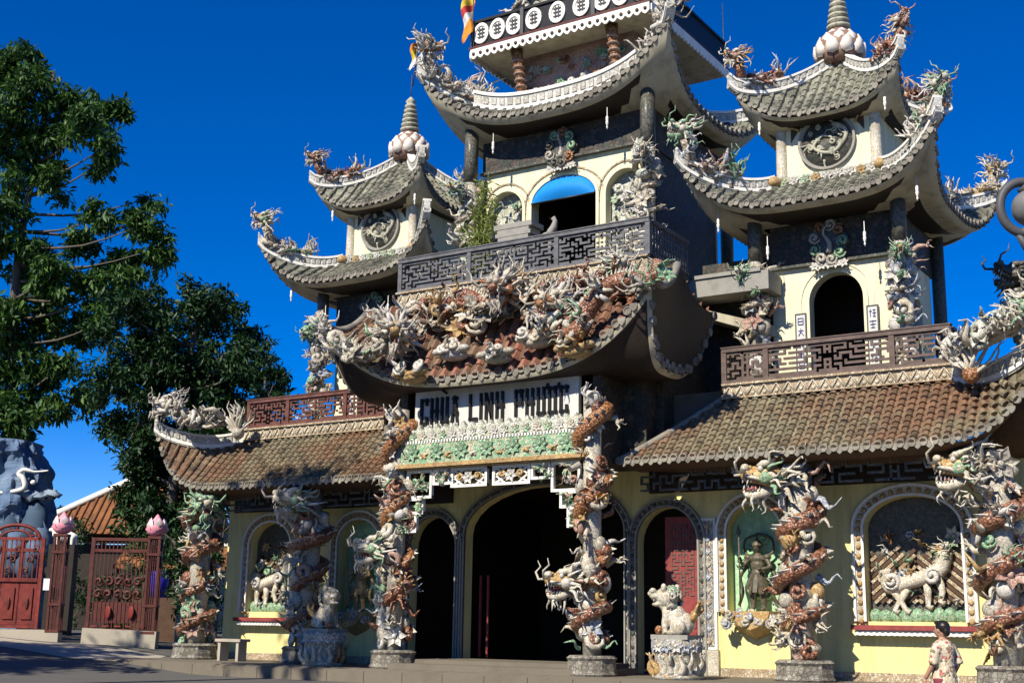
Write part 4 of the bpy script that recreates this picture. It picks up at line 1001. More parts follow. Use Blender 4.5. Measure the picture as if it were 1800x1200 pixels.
def medallion(parent, x, y, z, r):
    mb = MB(); mb.lathe([(r*.86, 0), (r*.86, .02)], (0, 0, 0), 28)
    mb.v = [(x+a, y-c, z+b) for a, b, c in mb.v]; m_ = obj('medallion', mb, 'dark', parent)
    mb = MB(); N = 32; vs = []
    for k in range(N):
        an = 6.283*k/N
        for rad, o in ((r, 0), (r, -.07), (r*.92, -.07), (r*.88, 0)): vs.append((x+math.cos(an)*rad, y+o, z+math.sin(an)*rad))
    mb.add(vs, [(k*4+j, ((k+1) % N)*4+j, ((k+1) % N)*4+(j+1) % 4, k*4+(j+1) % 4) for k in range(N) for j in range(4)]); obj('medallion_ring', mb, 'stone', m_)
    rng = random.Random(int(x*7)); mb = MB()
    pts = [(x+math.cos(a)*r*(.12+.085*a)+.05*math.sin(3*a), y-.05, z+math.sin(a)*r*(.10+.07*a)) for a in [k*.3 for k in range(26)]]
    mb.tube(pts, [.025+.0016*k for k in range(26)], 6)
    for k in range(16): a = rng.uniform(0, 6.28); q = rng.uniform(.2, .72)*r; curl(mb, (x+math.cos(a)*q, y-.03, z+math.sin(a)*q), (0, -1, 0), r*rng.uniform(.08, .16), rng)
    for k in range(12): a = rng.uniform(0, 6.28); q = rng.uniform(.3, .7)*r; flame(mb, (x+math.cos(a)*q, y-.05, z+math.sin(a)*q), (rng.uniform(-1, 1), -.1, rng.uniform(-1, 1)), r*.35, r*.05, rng)
    obj('medallion_dragon', mb, 'mould', m_, stuff=True)
    return m_
GL = [[((0, .9), (1, .9)), ((.5, 1), (.5, .1)), ((.1, .5), (.9, .5)), ((.2, .1), (.8, .1))],
      [((.1, .9), (.9, .9)), ((.1, .9), (.1, .1)), ((.9, .9), (.9, .1)), ((.1, .5), (.9, .5)), ((.1, .1), (.9, .1))],
      [((.5, 1), (.5, .55)), ((.1, .7), (.9, .7)), ((.5, .55), (.1, .05)), ((.5, .55), (.9, .05))],
      [((.2, 1), (.2, .05)), ((0, .75), (.4, .75)), ((.55, .9), (.95, .9)), ((.75, .9), (.75, .1)), ((.5, .5), (1, .5)), ((.55, .1), (.95, .1))]]
def couplet(parent, x, y, z0, z1, n, seed):
    mb = MB(); mb.box((x, y, (z0+z1)/2), (.27, .05, z1-z0)); p = obj('couplet_panel', mb, 'sign_white', parent)
    mb = MB(); frame_rect(mb, x-.15, x+.15, z0, z1, y-.01, .03, .06); obj('couplet_frame', mb, 'lamp_metal', p)
    for k in range(n):
        h = (z1-z0-.12)/n; zb = z1-.06-h*(k+1)+h*.12; g = GL[(k+seed) % 4]; mb = MB()
        for i, (a, b) in enumerate(g): mb.bar((x-.085+a[0]*.17, y-.032, zb+a[1]*h*.72), (x-.085+b[0]*.17, y-.032, zb+b[1]*h*.72), .014+.001*i, .026, 0, (0, 1, 0))
        obj('character', mb, 'ink_blue', p)
def pendant(parent, x, y, z, mat='white'):
    mb = MB(); mb.lathe([(.008, .35), (.01, .1), (.035, .07), (.042, .0), (.03, -.05), (.045, -.08), (.035, -.15), (.012, -.19), (.03, -.23), (.006, -.3)], (x, y, z), 8); obj('eave_pendant', mb, mat, parent)
def emblem(parent, x, y, z, s, rng):
    mb = MB(); mb.prism([(x+math.cos(a)*s*(.5+.08*math.cos(5*a)), z+math.sin(a)*s*(.62+.08*math.cos(5*a))) for a in [k*6.283/20 for k in range(20)]], y-.12, y+.05); e = obj('crest_relief', mb, 'dark', parent)
    for k in range(9): a = k*.7; mb = MB(); curl(mb, (x+math.cos(a)*s*.4, y-.14, z+math.sin(a)*s*.5), (0, -1, 0), s*.17, rng); obj('cloud_curl', mb, rng.choice(['dark', 'green', 'rust', 'grey']), e)
    mb = MB(); flame(mb, (x, y-.15, z-s*.3), (0, -.2, 1), s*.8, s*.1, rng); obj('flame', mb, 'grey', e)
    for k in range(5): mb = MB(); petals(mb, (x-s*.4+k*s*.2, y-.12, z-s*.62), (0, -1, .3), s*.16, rng); obj('shard_flower', mb, 'white_c', e)
TCY = 5.8
def flank_tower(cx, label, seed):
    rng = random.Random(seed)
    T = thing('pagoda_tower', (cx, TCY, 7.24), label, 'pagoda tower', 'towers of the pagoda')
    mb = MB(); arch_wall(mb, cx-1.62, cx+1.75, 7.24, 12.3, 4.4, .3, [(cx+.1, 1.42, 7.24, 9.72, .72)])
    mb.box((cx-1.5, 5.95, 9.77), (.24, 2.5, 5.06)); mb.box((cx+.06, 7.1, 9.77), (3.36, .2, 5.0))
    sw = MB(); arch_wall(sw, 4.7, 7.2, 7.24, 12.3, 0, .24, [(5.9, .8, 7.9, 9.5, .4)])
    mb.add([(cx+1.75-y, x, z) for x, y, z in sw.v], sw.f)
    obj('wall', mb, 'ywall', T)
    mb = MB(); mb.box((cx, 6.9, 9.6), (2.9, .1, 4.6)); mb.box((cx+.1, 5.9, 12.2), (3.0, 2.5, .1)); obj('interior', mb, 'wood_and_shade', T)
    mb = MB(); arch_plate(mb, 5.9, .8, 7.9, 9.5, .4, 0); mb.v = [(cx+1.64, x, z) for x, y, z in mb.v]; obj('side_niche', mb, 'stone', T)
    mb = MB(); arch_frame(mb, cx+.1, 1.42, 7.24, 9.72, .72, 4.4, .12, .05); f = obj('door_arch', mb, 'ywall', T)
    mb = MB(); arch_frame(mb, cx+.1, 1.86, 9.3, 9.72, .94, 4.4, .06, .03); obj('arch_moulding', mb, 'ywall', f)
    mb = MB(); mb.box((cx+.065, 4.37, 11.45), (3.36, .10, 1.5)); mb.box((cx+1.72, 5.9, 11.5), (.12, 2.9, 1.5)); db = obj('eave_shade_band', mb, 'dark_panel_and_shade', T)  # dark band painting the eave's shade onto the upper wall
    mb = MB(); mb.box((cx+.065, 4.33, 10.72), (3.4, .16, .07)); obj('frieze_moulding_or_shade_edge', mb, 'dark', db)  # lower edge of the painted shade band
    couplet(T, cx-.84, 4.34, 7.6, 9.45, 6, seed); couplet(T, cx+1.04, 4.34, 7.6, 9.45, 6, seed+2)
    emblem(T, cx+.02, 4.30, 11.2, .95, rng)
    for sx in (-1, 1):
        for y in (3.98, 7.5):
            if y < 5:
                c = dragon_column(T, cx+sx*1.9, y, 7.24, 10.9, (sx*.3, -1), seed*5+sx, 'tower_column', None, .17, .09, 20, .34, ['white_c', 'cream', 'grey', 'green', 'pinkish', 'cream', 'blue'], 'greyscale', False, 2.2)
                mb = MB(); mb.lathe([(.2, 10.9), (.19, 12.2)], (cx+sx*1.9, y, 0), 12); obj('upper_shaft', mb, 'dark', c)
            else:
                mb = MB(); mb.lathe([(.18, 7.24), (.18, 12.2)], (cx+sx*1.9, y, 0), 10); obj('tower_column', mb, 'dark', T)
    fc, r1 = roof4(T, 'lower_roof', cx, TCY, 3.3, 3.3, 1.5, 1.45, 12.06, 12.98, 1.25, 4.2, 1.8, 1.5, .10, .27, rec=.45, ridge_h=.34, rw=.18)
    # base moulding of the upper storey and the medallion storey
    mb = MB(); mb.box((cx, TCY, 13.05), (3.0, 2.9, .34)); o = obj('storey_base', mb, 'frieze_w', T)
    for k in range(9): mb = MB(); petals(mb, (cx-1.2+k*.3, TCY-1.46, 13.08), (0, -1, 0), .16, rng); obj('shard_flower', mb, rng.choice(['frieze_g', 'white_c', 'ochre']), o)
    for sx in (-1, 1): mb = MB(); mb.lathe([(.05, 0), (.17, .05), (.2, .14), (.13, .26), (.03, .32)], (cx+sx*1.45, TCY-1.5, 12.98), 10); obj('lotus_bud', mb, 'ochre', o)
    mb = MB(); mb.box((cx, TCY+.06, 14.0), (2.7, 2.76, 2.2)); mb.box((cx, TCY, 15.0), (2.3, 2.3, .6)); wl = obj('upper_wall', mb, 'ywall', T)
    mb = MB(); mb.add([(cx+a, TCY-1.335, z) for a, z in ((-1.0, 14.2), (-1.0, 15.05), (1.0, 15.05), (1.0, 14.2), (.62, 14.75), (0, 14.98), (-.62, 14.75))], [(0, 6, 5, 4, 3, 2, 1)]); obj('painted_spandrel', mb, 'rafter', wl)
    for sx in (-1, 1): mb = MB(); mb.lathe([(.2, 13.15), (.16, 13.3), (.15, 14.6), (.2, 14.75), (.2, 14.95)], (cx+sx*1.28, TCY-1.3, 0), 10); obj('corner_pilaster', mb, 'cream', T)
    medallion(T, cx, TCY-1.36, 14.05, .78)
    for k in range(8): a = .5+k*.3; mb = MB(); flame(mb, (cx+math.cos(a)*.86, TCY-1.39, 14.05+math.sin(a)*.86), (math.cos(a), -.1, math.sin(a)), .3, .06, rng); obj('flame', mb, 'ochre', wl)
    fd, r2 = roof4(T, 'upper_roof', cx, TCY, 2.2, 2.2, .22, .22, 14.74, 16.7, .92, 3.2, 1.35, 1.3, .06, .25, cc=1.15, ridge_h=.32, rw=.17, q=2.0, rec=.25)
    finial(T, cx, TCY, 16.62, .80)
    for sx in (-1, 1): pendant(T, cx+sx*2.6, 3.2, 11.9); pendant(T, cx+sx*1.7, 4.0, 14.7)
    for sx in (-.72, .62): pendant(T, cx+sx*1.9, 3.5, 11.05)
    return fc[0], fd[0]
FL1, FL2 = flank_tower(-7.5, 'left tower of the pagoda with two curved roofs and a ringed spire', 31)
FR1, FR2 = flank_tower(7.5, 'right tower of the pagoda with an arched doorway behind the brown railing', 57)
# ---------------------------------------------------------------- central tower
CT = thing('pagoda_tower', (0, 5.7, 10.58), 'tall central tower of the pagoda with a blue awning and a balcony above', 'pagoda tower', 'towers of the pagoda')
rng = random.Random(91)
cops = [(0, 2.15, 10.6, 13.45, .72), (-2.0, 1.22, 11.3, 13.4, .62), (2.0, 1.22, 11.3, 13.4, .62)]
mb = MB(); arch_wall(mb, -2.8, 2.8, 10.58, 16.2, 3.5, .35, cops)
for s_ in (-1, 1): mb.box((s_*2.66, 5.9, 13.39), (.26, 4.1, 5.6))
mb.box((0, 7.9, 13.39), (5.06, .25, 5.6)); obj('wall', mb, 'ywall', CT)
mb = MB(); mb.box((2.80, 5.75, 12.75), (.05, 4.0, 4.3)); obj('side_wall_shade', mb, 'dark_panel_and_shade', CT)  # dark sheet that paints shade over the right side wall
mb = MB(); mb.box((0, 7.6, 13.2), (5.0, .1, 5)); mb.box((0, 5.8, 16.1), (5.0, 3.9, .12)); mb.box((-1.25, 5.8, 13.2), (.1, 3.8, 5)); mb.box((1.25, 5.8, 13.2), (.1, 3.8, 5)); obj('interior', mb, 'wood_and_shade', CT)
for o_ in cops:
    mb = MB(); arch_frame(mb, o_[0], o_[1], o_[2], o_[3], o_[4], 3.5, .09, .06); f = obj('window_arch', mb, 'ywall', CT)
    mb = MB(); arch_frame(mb, o_[0], o_[1]+.42, 13.2, o_[3], o_[4]+.21, 3.5, .05, .03); obj('arch_moulding', mb, 'tan', f)
for o_ in cops[1:]:
    mb = MB(); arch_plate(mb, *o_, 3.5+.28); nb_ = obj('niche_relief', mb, 'frieze_w', CT)
    for k in range(26): piece(nb_, (o_[0]+rng.uniform(-.48, .48), 3.62, rng.uniform(11.4, 13.6)), (rng.uniform(-.4, .4), -1, .3), rng.uniform(.16, .28), rng, ['white_c', 'blue', 'frieze_g', 'cream', 'white_c', 'frieze_w'])
mb = MB(); mb.box((0, 3.47, 15.35), (5.62, .10, 1.4)); mb.box((2.82, 5.7, 15.3), (.12, 4.4, 1.6)); db = obj('eave_shade_band', mb, 'dark_panel_and_shade', CT)  # eave shade painted as a dark band, front and right side
mb = MB(); mb.box((0, 3.43, 14.67), (5.7, .16, .07)); obj('frieze_moulding_or_shade_edge', mb, 'dark', db)  # bottom strip of that painted shade
mb = MB()      # awning: cloth filling the head of the arch, bellied outwards
def aw(a, b):
    x = -1.05+2.1*a; t = x/1.075; zt_ = 13.45+.70*math.sqrt(max(0, 1-t*t)); return (x, 3.5-.02-.16*math.sin(b*3.14)*(1-t*t)-.1*b, 13.5*b+zt_*(1-b)-.04*b)
mb.grid(aw, 20, 8); mb.grid(lambda a, b: tuple(Vector(aw(a, b))+Vector((0, .02, -.01))), 20, 8, 0, True, True); obj('awning', mb, 'awning', CT)
mb = MB(); mb.tube([(-1.04, 3.38, 13.44), (1.04, 3.38, 13.44)], .03, 6); obj('awning_bar', mb, 'black', CT)
emblem(CT, 0, 3.40, 14.95, .95, rng)
for sx in (-1, 1):
    c = dragon_column(CT, sx*2.95, 3.0, 10.58, 14.4, (sx*.3, -1), 500+sx, 'tower_column', None, .2, .1, 22, .36, ['white_c', 'cream', 'grey', 'white_c', 'frieze_w', 'blue'], 'greyscale', False, 2.0)
    mb = MB(); mb.lathe([(.22, 14.3), (.2, 16.1)], (sx*2.95, 3.0, 0), 12); obj('upper_shaft', mb, 'dark', c)
    mb = MB(); mb.lathe([(.2, 10.58), (.2, 16.1)], (sx*2.95, 8.3, 0), 10); obj('tower_column', mb, 'dark', CT)
    pendant(CT, sx*1.9, 2.6, 15.2)
cf, cr = roof4(CT, 'lower_roof', 0, 5.7, 4.1, 3.7, 2.2, 1.8, 15.88, 16.85, 1.58, 2.9, 2.85, 2.2, .14, .3, rec=.4, cc=1.1, ridge_h=.40, rw=.22)
F = cf[0]; hip_band(cr, [F.S(-2.75+5.5*k/20, .40)+Vector((0, 0, .02)) for k in range(21)], .2, .5, 'front_coping')
mb = MB(); mb.box((0, 5.7, 16.93), (4.5, 3.75, .30)); o = obj('storey_base', mb, 'whiteband', CT)
for k in range(44): piece(o, (rng.uniform(-2.15, 2.15), 3.83+rng.uniform(-.05, .05), rng.uniform(16.85, 17.2)), (rng.uniform(-.5, .5), -1, .5), rng.uniform(.13, .24), rng, ['white_c', 'white', 'whiteband', 'white', 'frieze_w'], ('curl', 'petals', 'curl'))
mb = MB(); mb.box((0, 5.85, 17.75), (4.0, 3.6, 1.4)); uw = obj('upper_wall', mb, 'pinkish', CT)
for k in range(36): piece(uw, (rng.uniform(-1.9, 1.9), 3.98, rng.uniform(17.1, 18.1)), (rng.uniform(-.4, .4), -1, .2), rng.uniform(.12, .22), rng, ['blue', 'white_c', 'rust', 'grey', 'brown', 'green'], ('curl', 'petals'))
for sx in (-1, 1):
    mb = MB(); pts = [(sx*1.62, 3.75, 16.95), (sx*1.62, 3.62, 17.4), (sx*1.62, 3.5, 17.9), (sx*1.62, 3.35, 18.42)]
    mb.tube(pts, [.17, .14, .15, .2], 10); br_ = obj('balcony_bracket', mb, 'rust', CT)
    for k in range(6): mb = MB(); mb.lathe([(.17, 0), (.19, .03), (.17, .06)], (sx*1.62, 3.68-.05*k, 17.1+k*.19), 10); obj('bracket_ring', mb, 'pinkish', br_)
BH = 3.05
mb = MB(); mb.box((0, 5.7, 18.53), (2*BH, 5.4, .16)); bal = obj('balcony_slab', mb, 'soffit', CT)
mb = MB(); mb.box((0, 5.7, 18.65), (2*BH+.12, 5.52, .07)); obj('balcony_edge', mb, 'wood_red', bal)
mb = MB(); K = 24
for k in range(K):
    x0 = -BH+2*BH*k/K; w_ = 2*BH/K
    arc = [(x0+w_*j/6, 18.38-.10*math.sin(math.pi*j/6)) for j in range(7)]; mb.prism([(x0+w_, 18.61), (x0, 18.61)]+arc, 2.95, 2.99)
    yy = 3.0+5.4*k/K; wy = 5.4/K; tmp = MB(); tmp.prism([(yy+wy, 18.61), (yy, 18.61)]+[(yy+wy*j/6, 18.38-.10*math.sin(math.pi*j/6)) for j in range(7)], 0, .04); 
    mb.add([(BH+.02+y, x, z) for x, y, z in tmp.v], [q[::-1] for q in tmp.f]); mb.add([(-BH-.06+y, x, z) for x, y, z in tmp.v], [q[::-1] for q in tmp.f])
fr = obj('scalloped_fringe', mb, 'white', bal)
mb = MB()
for k in range(K): x = -BH+2*BH*(k+.5)/K; mb.lathe([(.055, 0), (.055, .02)], (0, 0, 0), 8); n0 = len(mb.v)-16; mb.v[n0:] = [(x+a, 2.945-c, 18.44+b) for a, b, c in mb.v[n0:]]
obj('fringe_dots', mb, 'rafter', fr, stuff=True)
# balcony parapet: dark frame with white round medallions
mb = MB(); mb.box((0, 3.04, 19.52), (2*BH, .1, .08)); 
for s_ in (-1, 1): mb.box((s_*(BH-.04), 5.75, 19.52), (.1, 5.3, .08)); mb.box((s_*(BH-.04), 5.75, 18.8), (.06, 5.3, .1))
pr_ = obj('balcony_rail', mb, 'black', CT)
mb = MB(); mb.box((0, 3.06, 19.1), (2*BH-.1, .03, .78))
for s_ in (-1, 1): mb.box((s_*(BH-.06), 5.75, 19.1), (.03, 5.2, .78))
obj('dark_infill', mb, 'black', pr_)
PO = [-BH+.05, -1.22, 1.22, BH-.05]
for x in PO: mb = MB(); mb.box((x, 3.03, 19.1), (.12, .12, .9)); obj('post', mb, 'lamp_metal', pr_)
for a, b in zip(PO[:-1], PO[1:]):
    n = 3
    for k in range(n):
        x = a+(b-a)*(k+.5)/n
        mb = MB(); N = 18; z = 19.1; vs = []
        for j in range(N):
            an = 6.283*j/N
            for rad, y in ((.28, 3.045), (.28, 2.99), (.20, 2.985), (.18, 3.02)): vs.append((x+math.cos(an)*rad, y, z+math.sin(an)*rad*1.22))
        mb.add(vs, [(j*4+i, ((j+1) % N)*4+i, ((j+1) % N)*4+i+1, j*4+i+1) for j in range(N) for i in range(3)]+[tuple(j*4+3 for j in range(N))[::-1]]); me_ = obj('round_medallion', mb, 'white', pr_)
        mb = MB()
        for q in range(2): mb.box((x+(q-.5)*.1, 3.0, z), (.03, .03, .36))
        for q in range(3): mb.box((x, 2.998, z-.12+q*.12), (.26, .025, .03))
        obj('medallion_marks', mb, 'lamp_metal', me_)
mb = MB(); mb.box((0, 6.0, 20.3), (3.6, 3.6, 3.5)); tw = obj('top_wall', mb, 'mould', CT)
for sx in (-1, 1):
    c = dragon_column(CT, sx*1.95, 4.0, 18.62, 22.0, (sx*.3, -1), 800+sx, 'tower_column', None, .14, .08, 10, .28, ['white_c', 'grey', 'blue', 'dark'], 'greyscale', False, 2.0)
roof4(CT, 'upper_roof', 0, 5.9, 3.3, 3.1, .3, .3, 22.0, 24.4, 1.3, 3.2, 2.0, 1.9, .4, .32, cc=1.15)
finial(CT, 0, 5.9, 24.5, .8)
# ================================================================ dragon statues on the roofs
hip_dragon(FL1, -7.5, TCY, -1, -1, 'bristling dragon on the lower left roof tip of the left tower', 1, 1.05)
hip_dragon(FL2, -7.5, TCY, -1, -1, 'dark thorny dragon on the upper left roof tip of the left tower', 2, .9, pal=('rust', 'grey', 'brown', 'ochre'), body='brown', fl=('grey', 'brown', 'cream', 'pinkish'), v=(.5, .02))
hip_dragon(FL2, -7.5, TCY, 1, 1, 'small dragon on the right rear roof tip of the left tower behind bamboo', 3, .8, v=(.5, .05))
hip_dragon(FR1, 7.5, TCY, -1, -1, 'pale green maned dragon on the lower left roof tip of the right tower', 4, 1.15, pal=('cream', 'green', 'cream', 'white_c'))
hip_dragon(FR1, 7.5, TCY, 1, -1, 'white and green dragon climbing the lower right roof tip of the right tower', 5, 1.0, v=(.45, .03), pal=('white_c', 'green', 'cream', 'white_c'), fl=('white_c', 'cream', 'green'))
hip_dragon(FR2, 7.5, TCY, -1, -1, 'purplish brown dragon on the upper left roof tip of the right tower', 6, .95, pal=('rust', 'cream', 'pinkish', 'ochre'), body='brown', fl=('pinkish', 'brown', 'cream', 'blue'), v=(.5, .02))
hip_dragon(FR2, 7.5, TCY, 1, -1, 'upright dragon beside the lotus finial on the upper right roof tip', 7, .95, .9, v=(.4, .02), pal=('brown', 'pinkish', 'cream', 'white_c'), body='brown', fl=('pinkish', 'brown', 'cream'))
hip_dragon(FR2, 7.5, TCY, 1, 1, 'reddish brown dragon on the rear upper roof corner of the right tower', 8, 1.0, pal=('rust', 'pinkish', 'brown', 'white_c'), body='brown', fl=('pinkish', 'brown', 'rust'), v=(.4, .03))
hip_dragon(FR1, 7.5, TCY, 1, 1, 'dragon at the rear roof corner beside the grey street lamp', 9, 1.0, pal=('ochre', 'white_c', 'blue', 'cream'), fl=('white_c', 'ochre', 'blue', 'cream'))
hip_dragon(cf[0], 0, 5.7, -1, -1, 'grey and white dragon with orange mane on the left roof tip of the central tower', 10, 1.25, .2, out_head=False, pal=('rust', 'white_c', 'grey', 'white_c'), fl=('white_c', 'grey', 'pinkish', 'white_c'), nfl=16, v=(.75, .02))
hip_dragon(cf[0], 0, 5.7, 1, -1, 'white dragon rising along the right roof tip of the central tower', 12, 1.2, .7, pal=('white_c', 'white_c', 'grey', 'white_c'), fl=('white_c', 'grey', 'white_c'), nfl=14, v=(.7, .02))
def free_dragon(label, pts, r0, r1, hdir, hs, seed, body='greyscale', pal=('cream', 'cream', 'green', 'white_c'), npc=14, fl=('cream', 'grey', 'white_c', 'green'), mane=18, beard=8, base=None, size=.3, kinds=('flame', 'curl', 'fan', 'petals'), drop=.25):
    rng = random.Random(seed); P = smooth_path(pts, 7)
    b = base or min(P, key=lambda p: p.z)
    t = thing('dragon_statue', b, label, 'dragon statue', 'dragons along the roof ridges')
    dragon_body(t, P, r0, r1, body, 'cream', None, 10, True, .8)
    dragon_head(t, P[-1]+Vector(hdir).normalized()*hs*.3, hdir, hs, rng, pal, mane, beard=beard)
    for i in range(npc):
        p = P[rng.randrange(len(P))]+Vector((rng.uniform(-.25, .25), rng.uniform(-.3, .05), rng.uniform(-drop, .1)))
        piece(t, p, (rng.uniform(-.7, .7), rng.uniform(-.9, 0), rng.uniform(.1, 1)), size*rng.uniform(.7, 1.2), rng, fl, kinds)
    return t
free_dragon('grey scaled dragon with drooping mane crawling over the left half of the porch roof',
    [(-5.15, -.95, 9.75), (-4.9, -1.0, 9.25), (-4.3, -1.0, 8.75), (-3.6, -1.0, 8.4), (-3.0, -.95, 8.55), (-2.5, -.95, 8.85)], .12, .27, (.6, -.75, -.1), .78, 61, npc=34, size=.36, pal=('ochre', 'grey', 'cream', 'white_c'), mane=30)
free_dragon('thick bodied brown dragon arching over the right corner of the porch roof',
    [(5.2, -.85, 9.75), (5.0, -.95, 9.35), (4.5, -.95, 9.4), (3.9, -.9, 9.35), (3.35, -.9, 8.9), (3.05, -.9, 8.35), (2.7, -.8, 8.3), (2.45, -.7, 8.75), (2.3, -.6, 9.1)], .18, .30, (-.2, -.9, -.1), .74, 62, body='brown', npc=30, size=.34, pal=('rust', 'cream', 'grey', 'white_c'), mane=28, beard=14)
free_dragon('front facing dragon at the middle of the porch roof below the grey railing',
    [(-2.2, .25, 9.55), (-1.6, .1, 9.75), (-1.0, .05, 9.95), (-.5, .05, 9.7), (-.15, 0, 9.4), (.1, -.1, 9.55), (.4, -.15, 9.85)], .14, .28, (.15, -1, -.15), .78, 63, body='brown', npc=32, size=.36, drop=.5, pal=('brown', 'grey', 'rust', 'cream'), fl=('grey', 'cream', 'ochre', 'cream', 'brown', 'greyscale'), mane=26, beard=10)
free_dragon('dragon with a long looped body behind the middle dragon of the porch roof',
    [(1.0, .3, 9.6), (1.3, .2, 9.9), (1.7, .2, 9.75), (1.9, .1, 9.4), (2.3, .1, 9.5), (2.9, .2, 9.9), (3.5, .2, 10.1)], .12, .2, (.7, -.6, .1), .52, 64, body='brown', npc=24, size=.34, drop=.6, fl=('grey', 'cream', 'white_c', 'brown', 'greyscale'))
rng = random.Random(640)
porch_dragons = [o for o in bpy.data.objects if o.name.startswith('dragon_statue') and 'porch' in o.get('label', '')]
for k in range(58):
    x = rng.uniform(-4.2, 4.4); v = .55+.43*rng.random()**.8; F = PF[0]; q = F.S(x, v); tx, tv, nn = F.nrm(x, v)
    near = min(porch_dragons, key=lambda o: abs(o.location.x-x)+abs(o.location.z-q.z)*.3)
    piece(near, q+nn*.12, nn+Vector((rng.uniform(-.6, .6), -.2, rng.uniform(-.2, .8))), rng.uniform(.26, .46), rng, ['cream', 'brown', 'grey', 'greyscale', 'cream', 'pinkish', 'grey', 'ochre', 'greyscale'], ('curl', 'fan', 'flame', 'fan', 'petals', 'curl'))
rng = random.Random(65)
for i, (x, y, z, lab, mt) in enumerate(((.55, -.72, 8.05, 'grey cloud scroll at the centre of the porch roof tiles', 'grey'), (-1.95, -.95, 7.75, 'orange cloud scroll low on the left of the porch roof', 'ochre'), (2.9, -.85, 7.95, 'orange tipped cloud scroll low on the right of the porch roof', 'ochre'), (-.9, -.6, 8.3, 'pale leaf shaped scroll left of the middle of the porch roof', 'white_c'), (1.7, -.7, 8.35, 'pale cloud scroll right of the middle of the porch roof', 'cream'))):
    t = thing('cloud_ornament', (x, y, z-.2), lab, 'ornament', 'cloud scrolls on the porch roof')
    mb = MB()
    for k in range(5): mb.ell((x-.4+k*.2, y-.02, z+.04*math.sin(k*2)), (.17, .16, .10), 9, 6)
    mb.ell((x, y+.15, z-.1), (.42, .3, .14), 9, 6)
    obj('cloud_base', mb, mt, t)
    for k in range(5): piece(t, (x+rng.uniform(-.4, .4), y-.14, z+rng.uniform(-.02, .2)), (rng.uniform(-.5, .5), -1, .4), .24, rng, [mt, 'white_c', 'cream'], ('curl', 'flame'))
free_dragon('dragon with fanned white tail on the left corner of the left wing roof',
    [(-10.4, 1.75, 7.59), (-10.9, 1.5, 7.49), (-11.4, 1.2, 7.39), (-11.9, .95, 7.49), (-12.3, .8, 7.74), (-12.6, .75, 7.99)], .10, .17, (-.55, -.6, .1), .62, 66, npc=34, size=.36, fl=('cream', 'grey', 'white_c', 'grey'), pal=('grey', 'grey', 'cream', 'white_c'), drop=.0)
free_dragon('dragon with spiky pale fins on the right corner of the right wing roof',
    [(10.9, 1.75, 7.54), (11.4, 1.45, 7.44), (11.8, 1.15, 7.49), (12.2, .95, 7.6), (12.6, .8, 7.75), (12.95, .7, 7.95)], .12, .19, (.5, -.6, .3), .68, 67, npc=38, size=.38, body='cream', fl=('cream', 'white_c', 'cream', 'frieze_w', 'white_c', 'grey'), pal=('cream', 'cream', 'green', 'white_c'), drop=.0)
for sx, y, z, sd in ((-10.4, 1.5, 7.0, 1), (11.55, 1.25, 6.75, 2)):
    r = random.Random(sd); t = thing('flame_ornament', (sx, y, z), 'fan of %s flames standing on the %s wing roof ridge' % (('white', 'left') if sx < 0 else ('pale cream', 'right')), 'ornament')
    for k in range(11): 
        mb = MB(); flame(mb, (sx+r.uniform(-.1, .1), y, z+.1), (math.sin(-1.1+k*.22)*1.1, -.25, .9), r.uniform(.75, 1.05), .07, r, 0, .18); obj('flame', mb, 'cream', t)
    mb = MB(); mb.ell((sx, y, z+.1), (.2, .2, .2), 9, 6); obj('flame_root', mb, 'grey' if sx < 0 else 'rust', t)
# rear roof corner seen between the right tower and the wing roof
RH = thing('rear_hall', (13.2, 12, .33), 'shaded rear hall roof corner to the right of the right tower', 'temple hall')
mb = MB(); mb.box((14.6, 14.5, 4.4), (3.6, 3.6, 8.2)); obj('wall', mb, 'mould', RH)
rf, _ = roof4(RH, 'rear_roof', 14.6, 14.5, 4.0, 4.0, 1.5, 1.5, 8.4, 10.2, 1.7, 3.2, 1.8, 1.8, .45, .4, sides=(0, 3, 1))
hip_dragon(rf[0], 14.6, 14.5, -1, -1, 'dark silhouetted dragon on the rear roof right of the right tower', 70, 1.7, pal=('dark', 'dark', 'dark', 'dark'), body='dark', fl=('dark', 'dark', 'grey'))
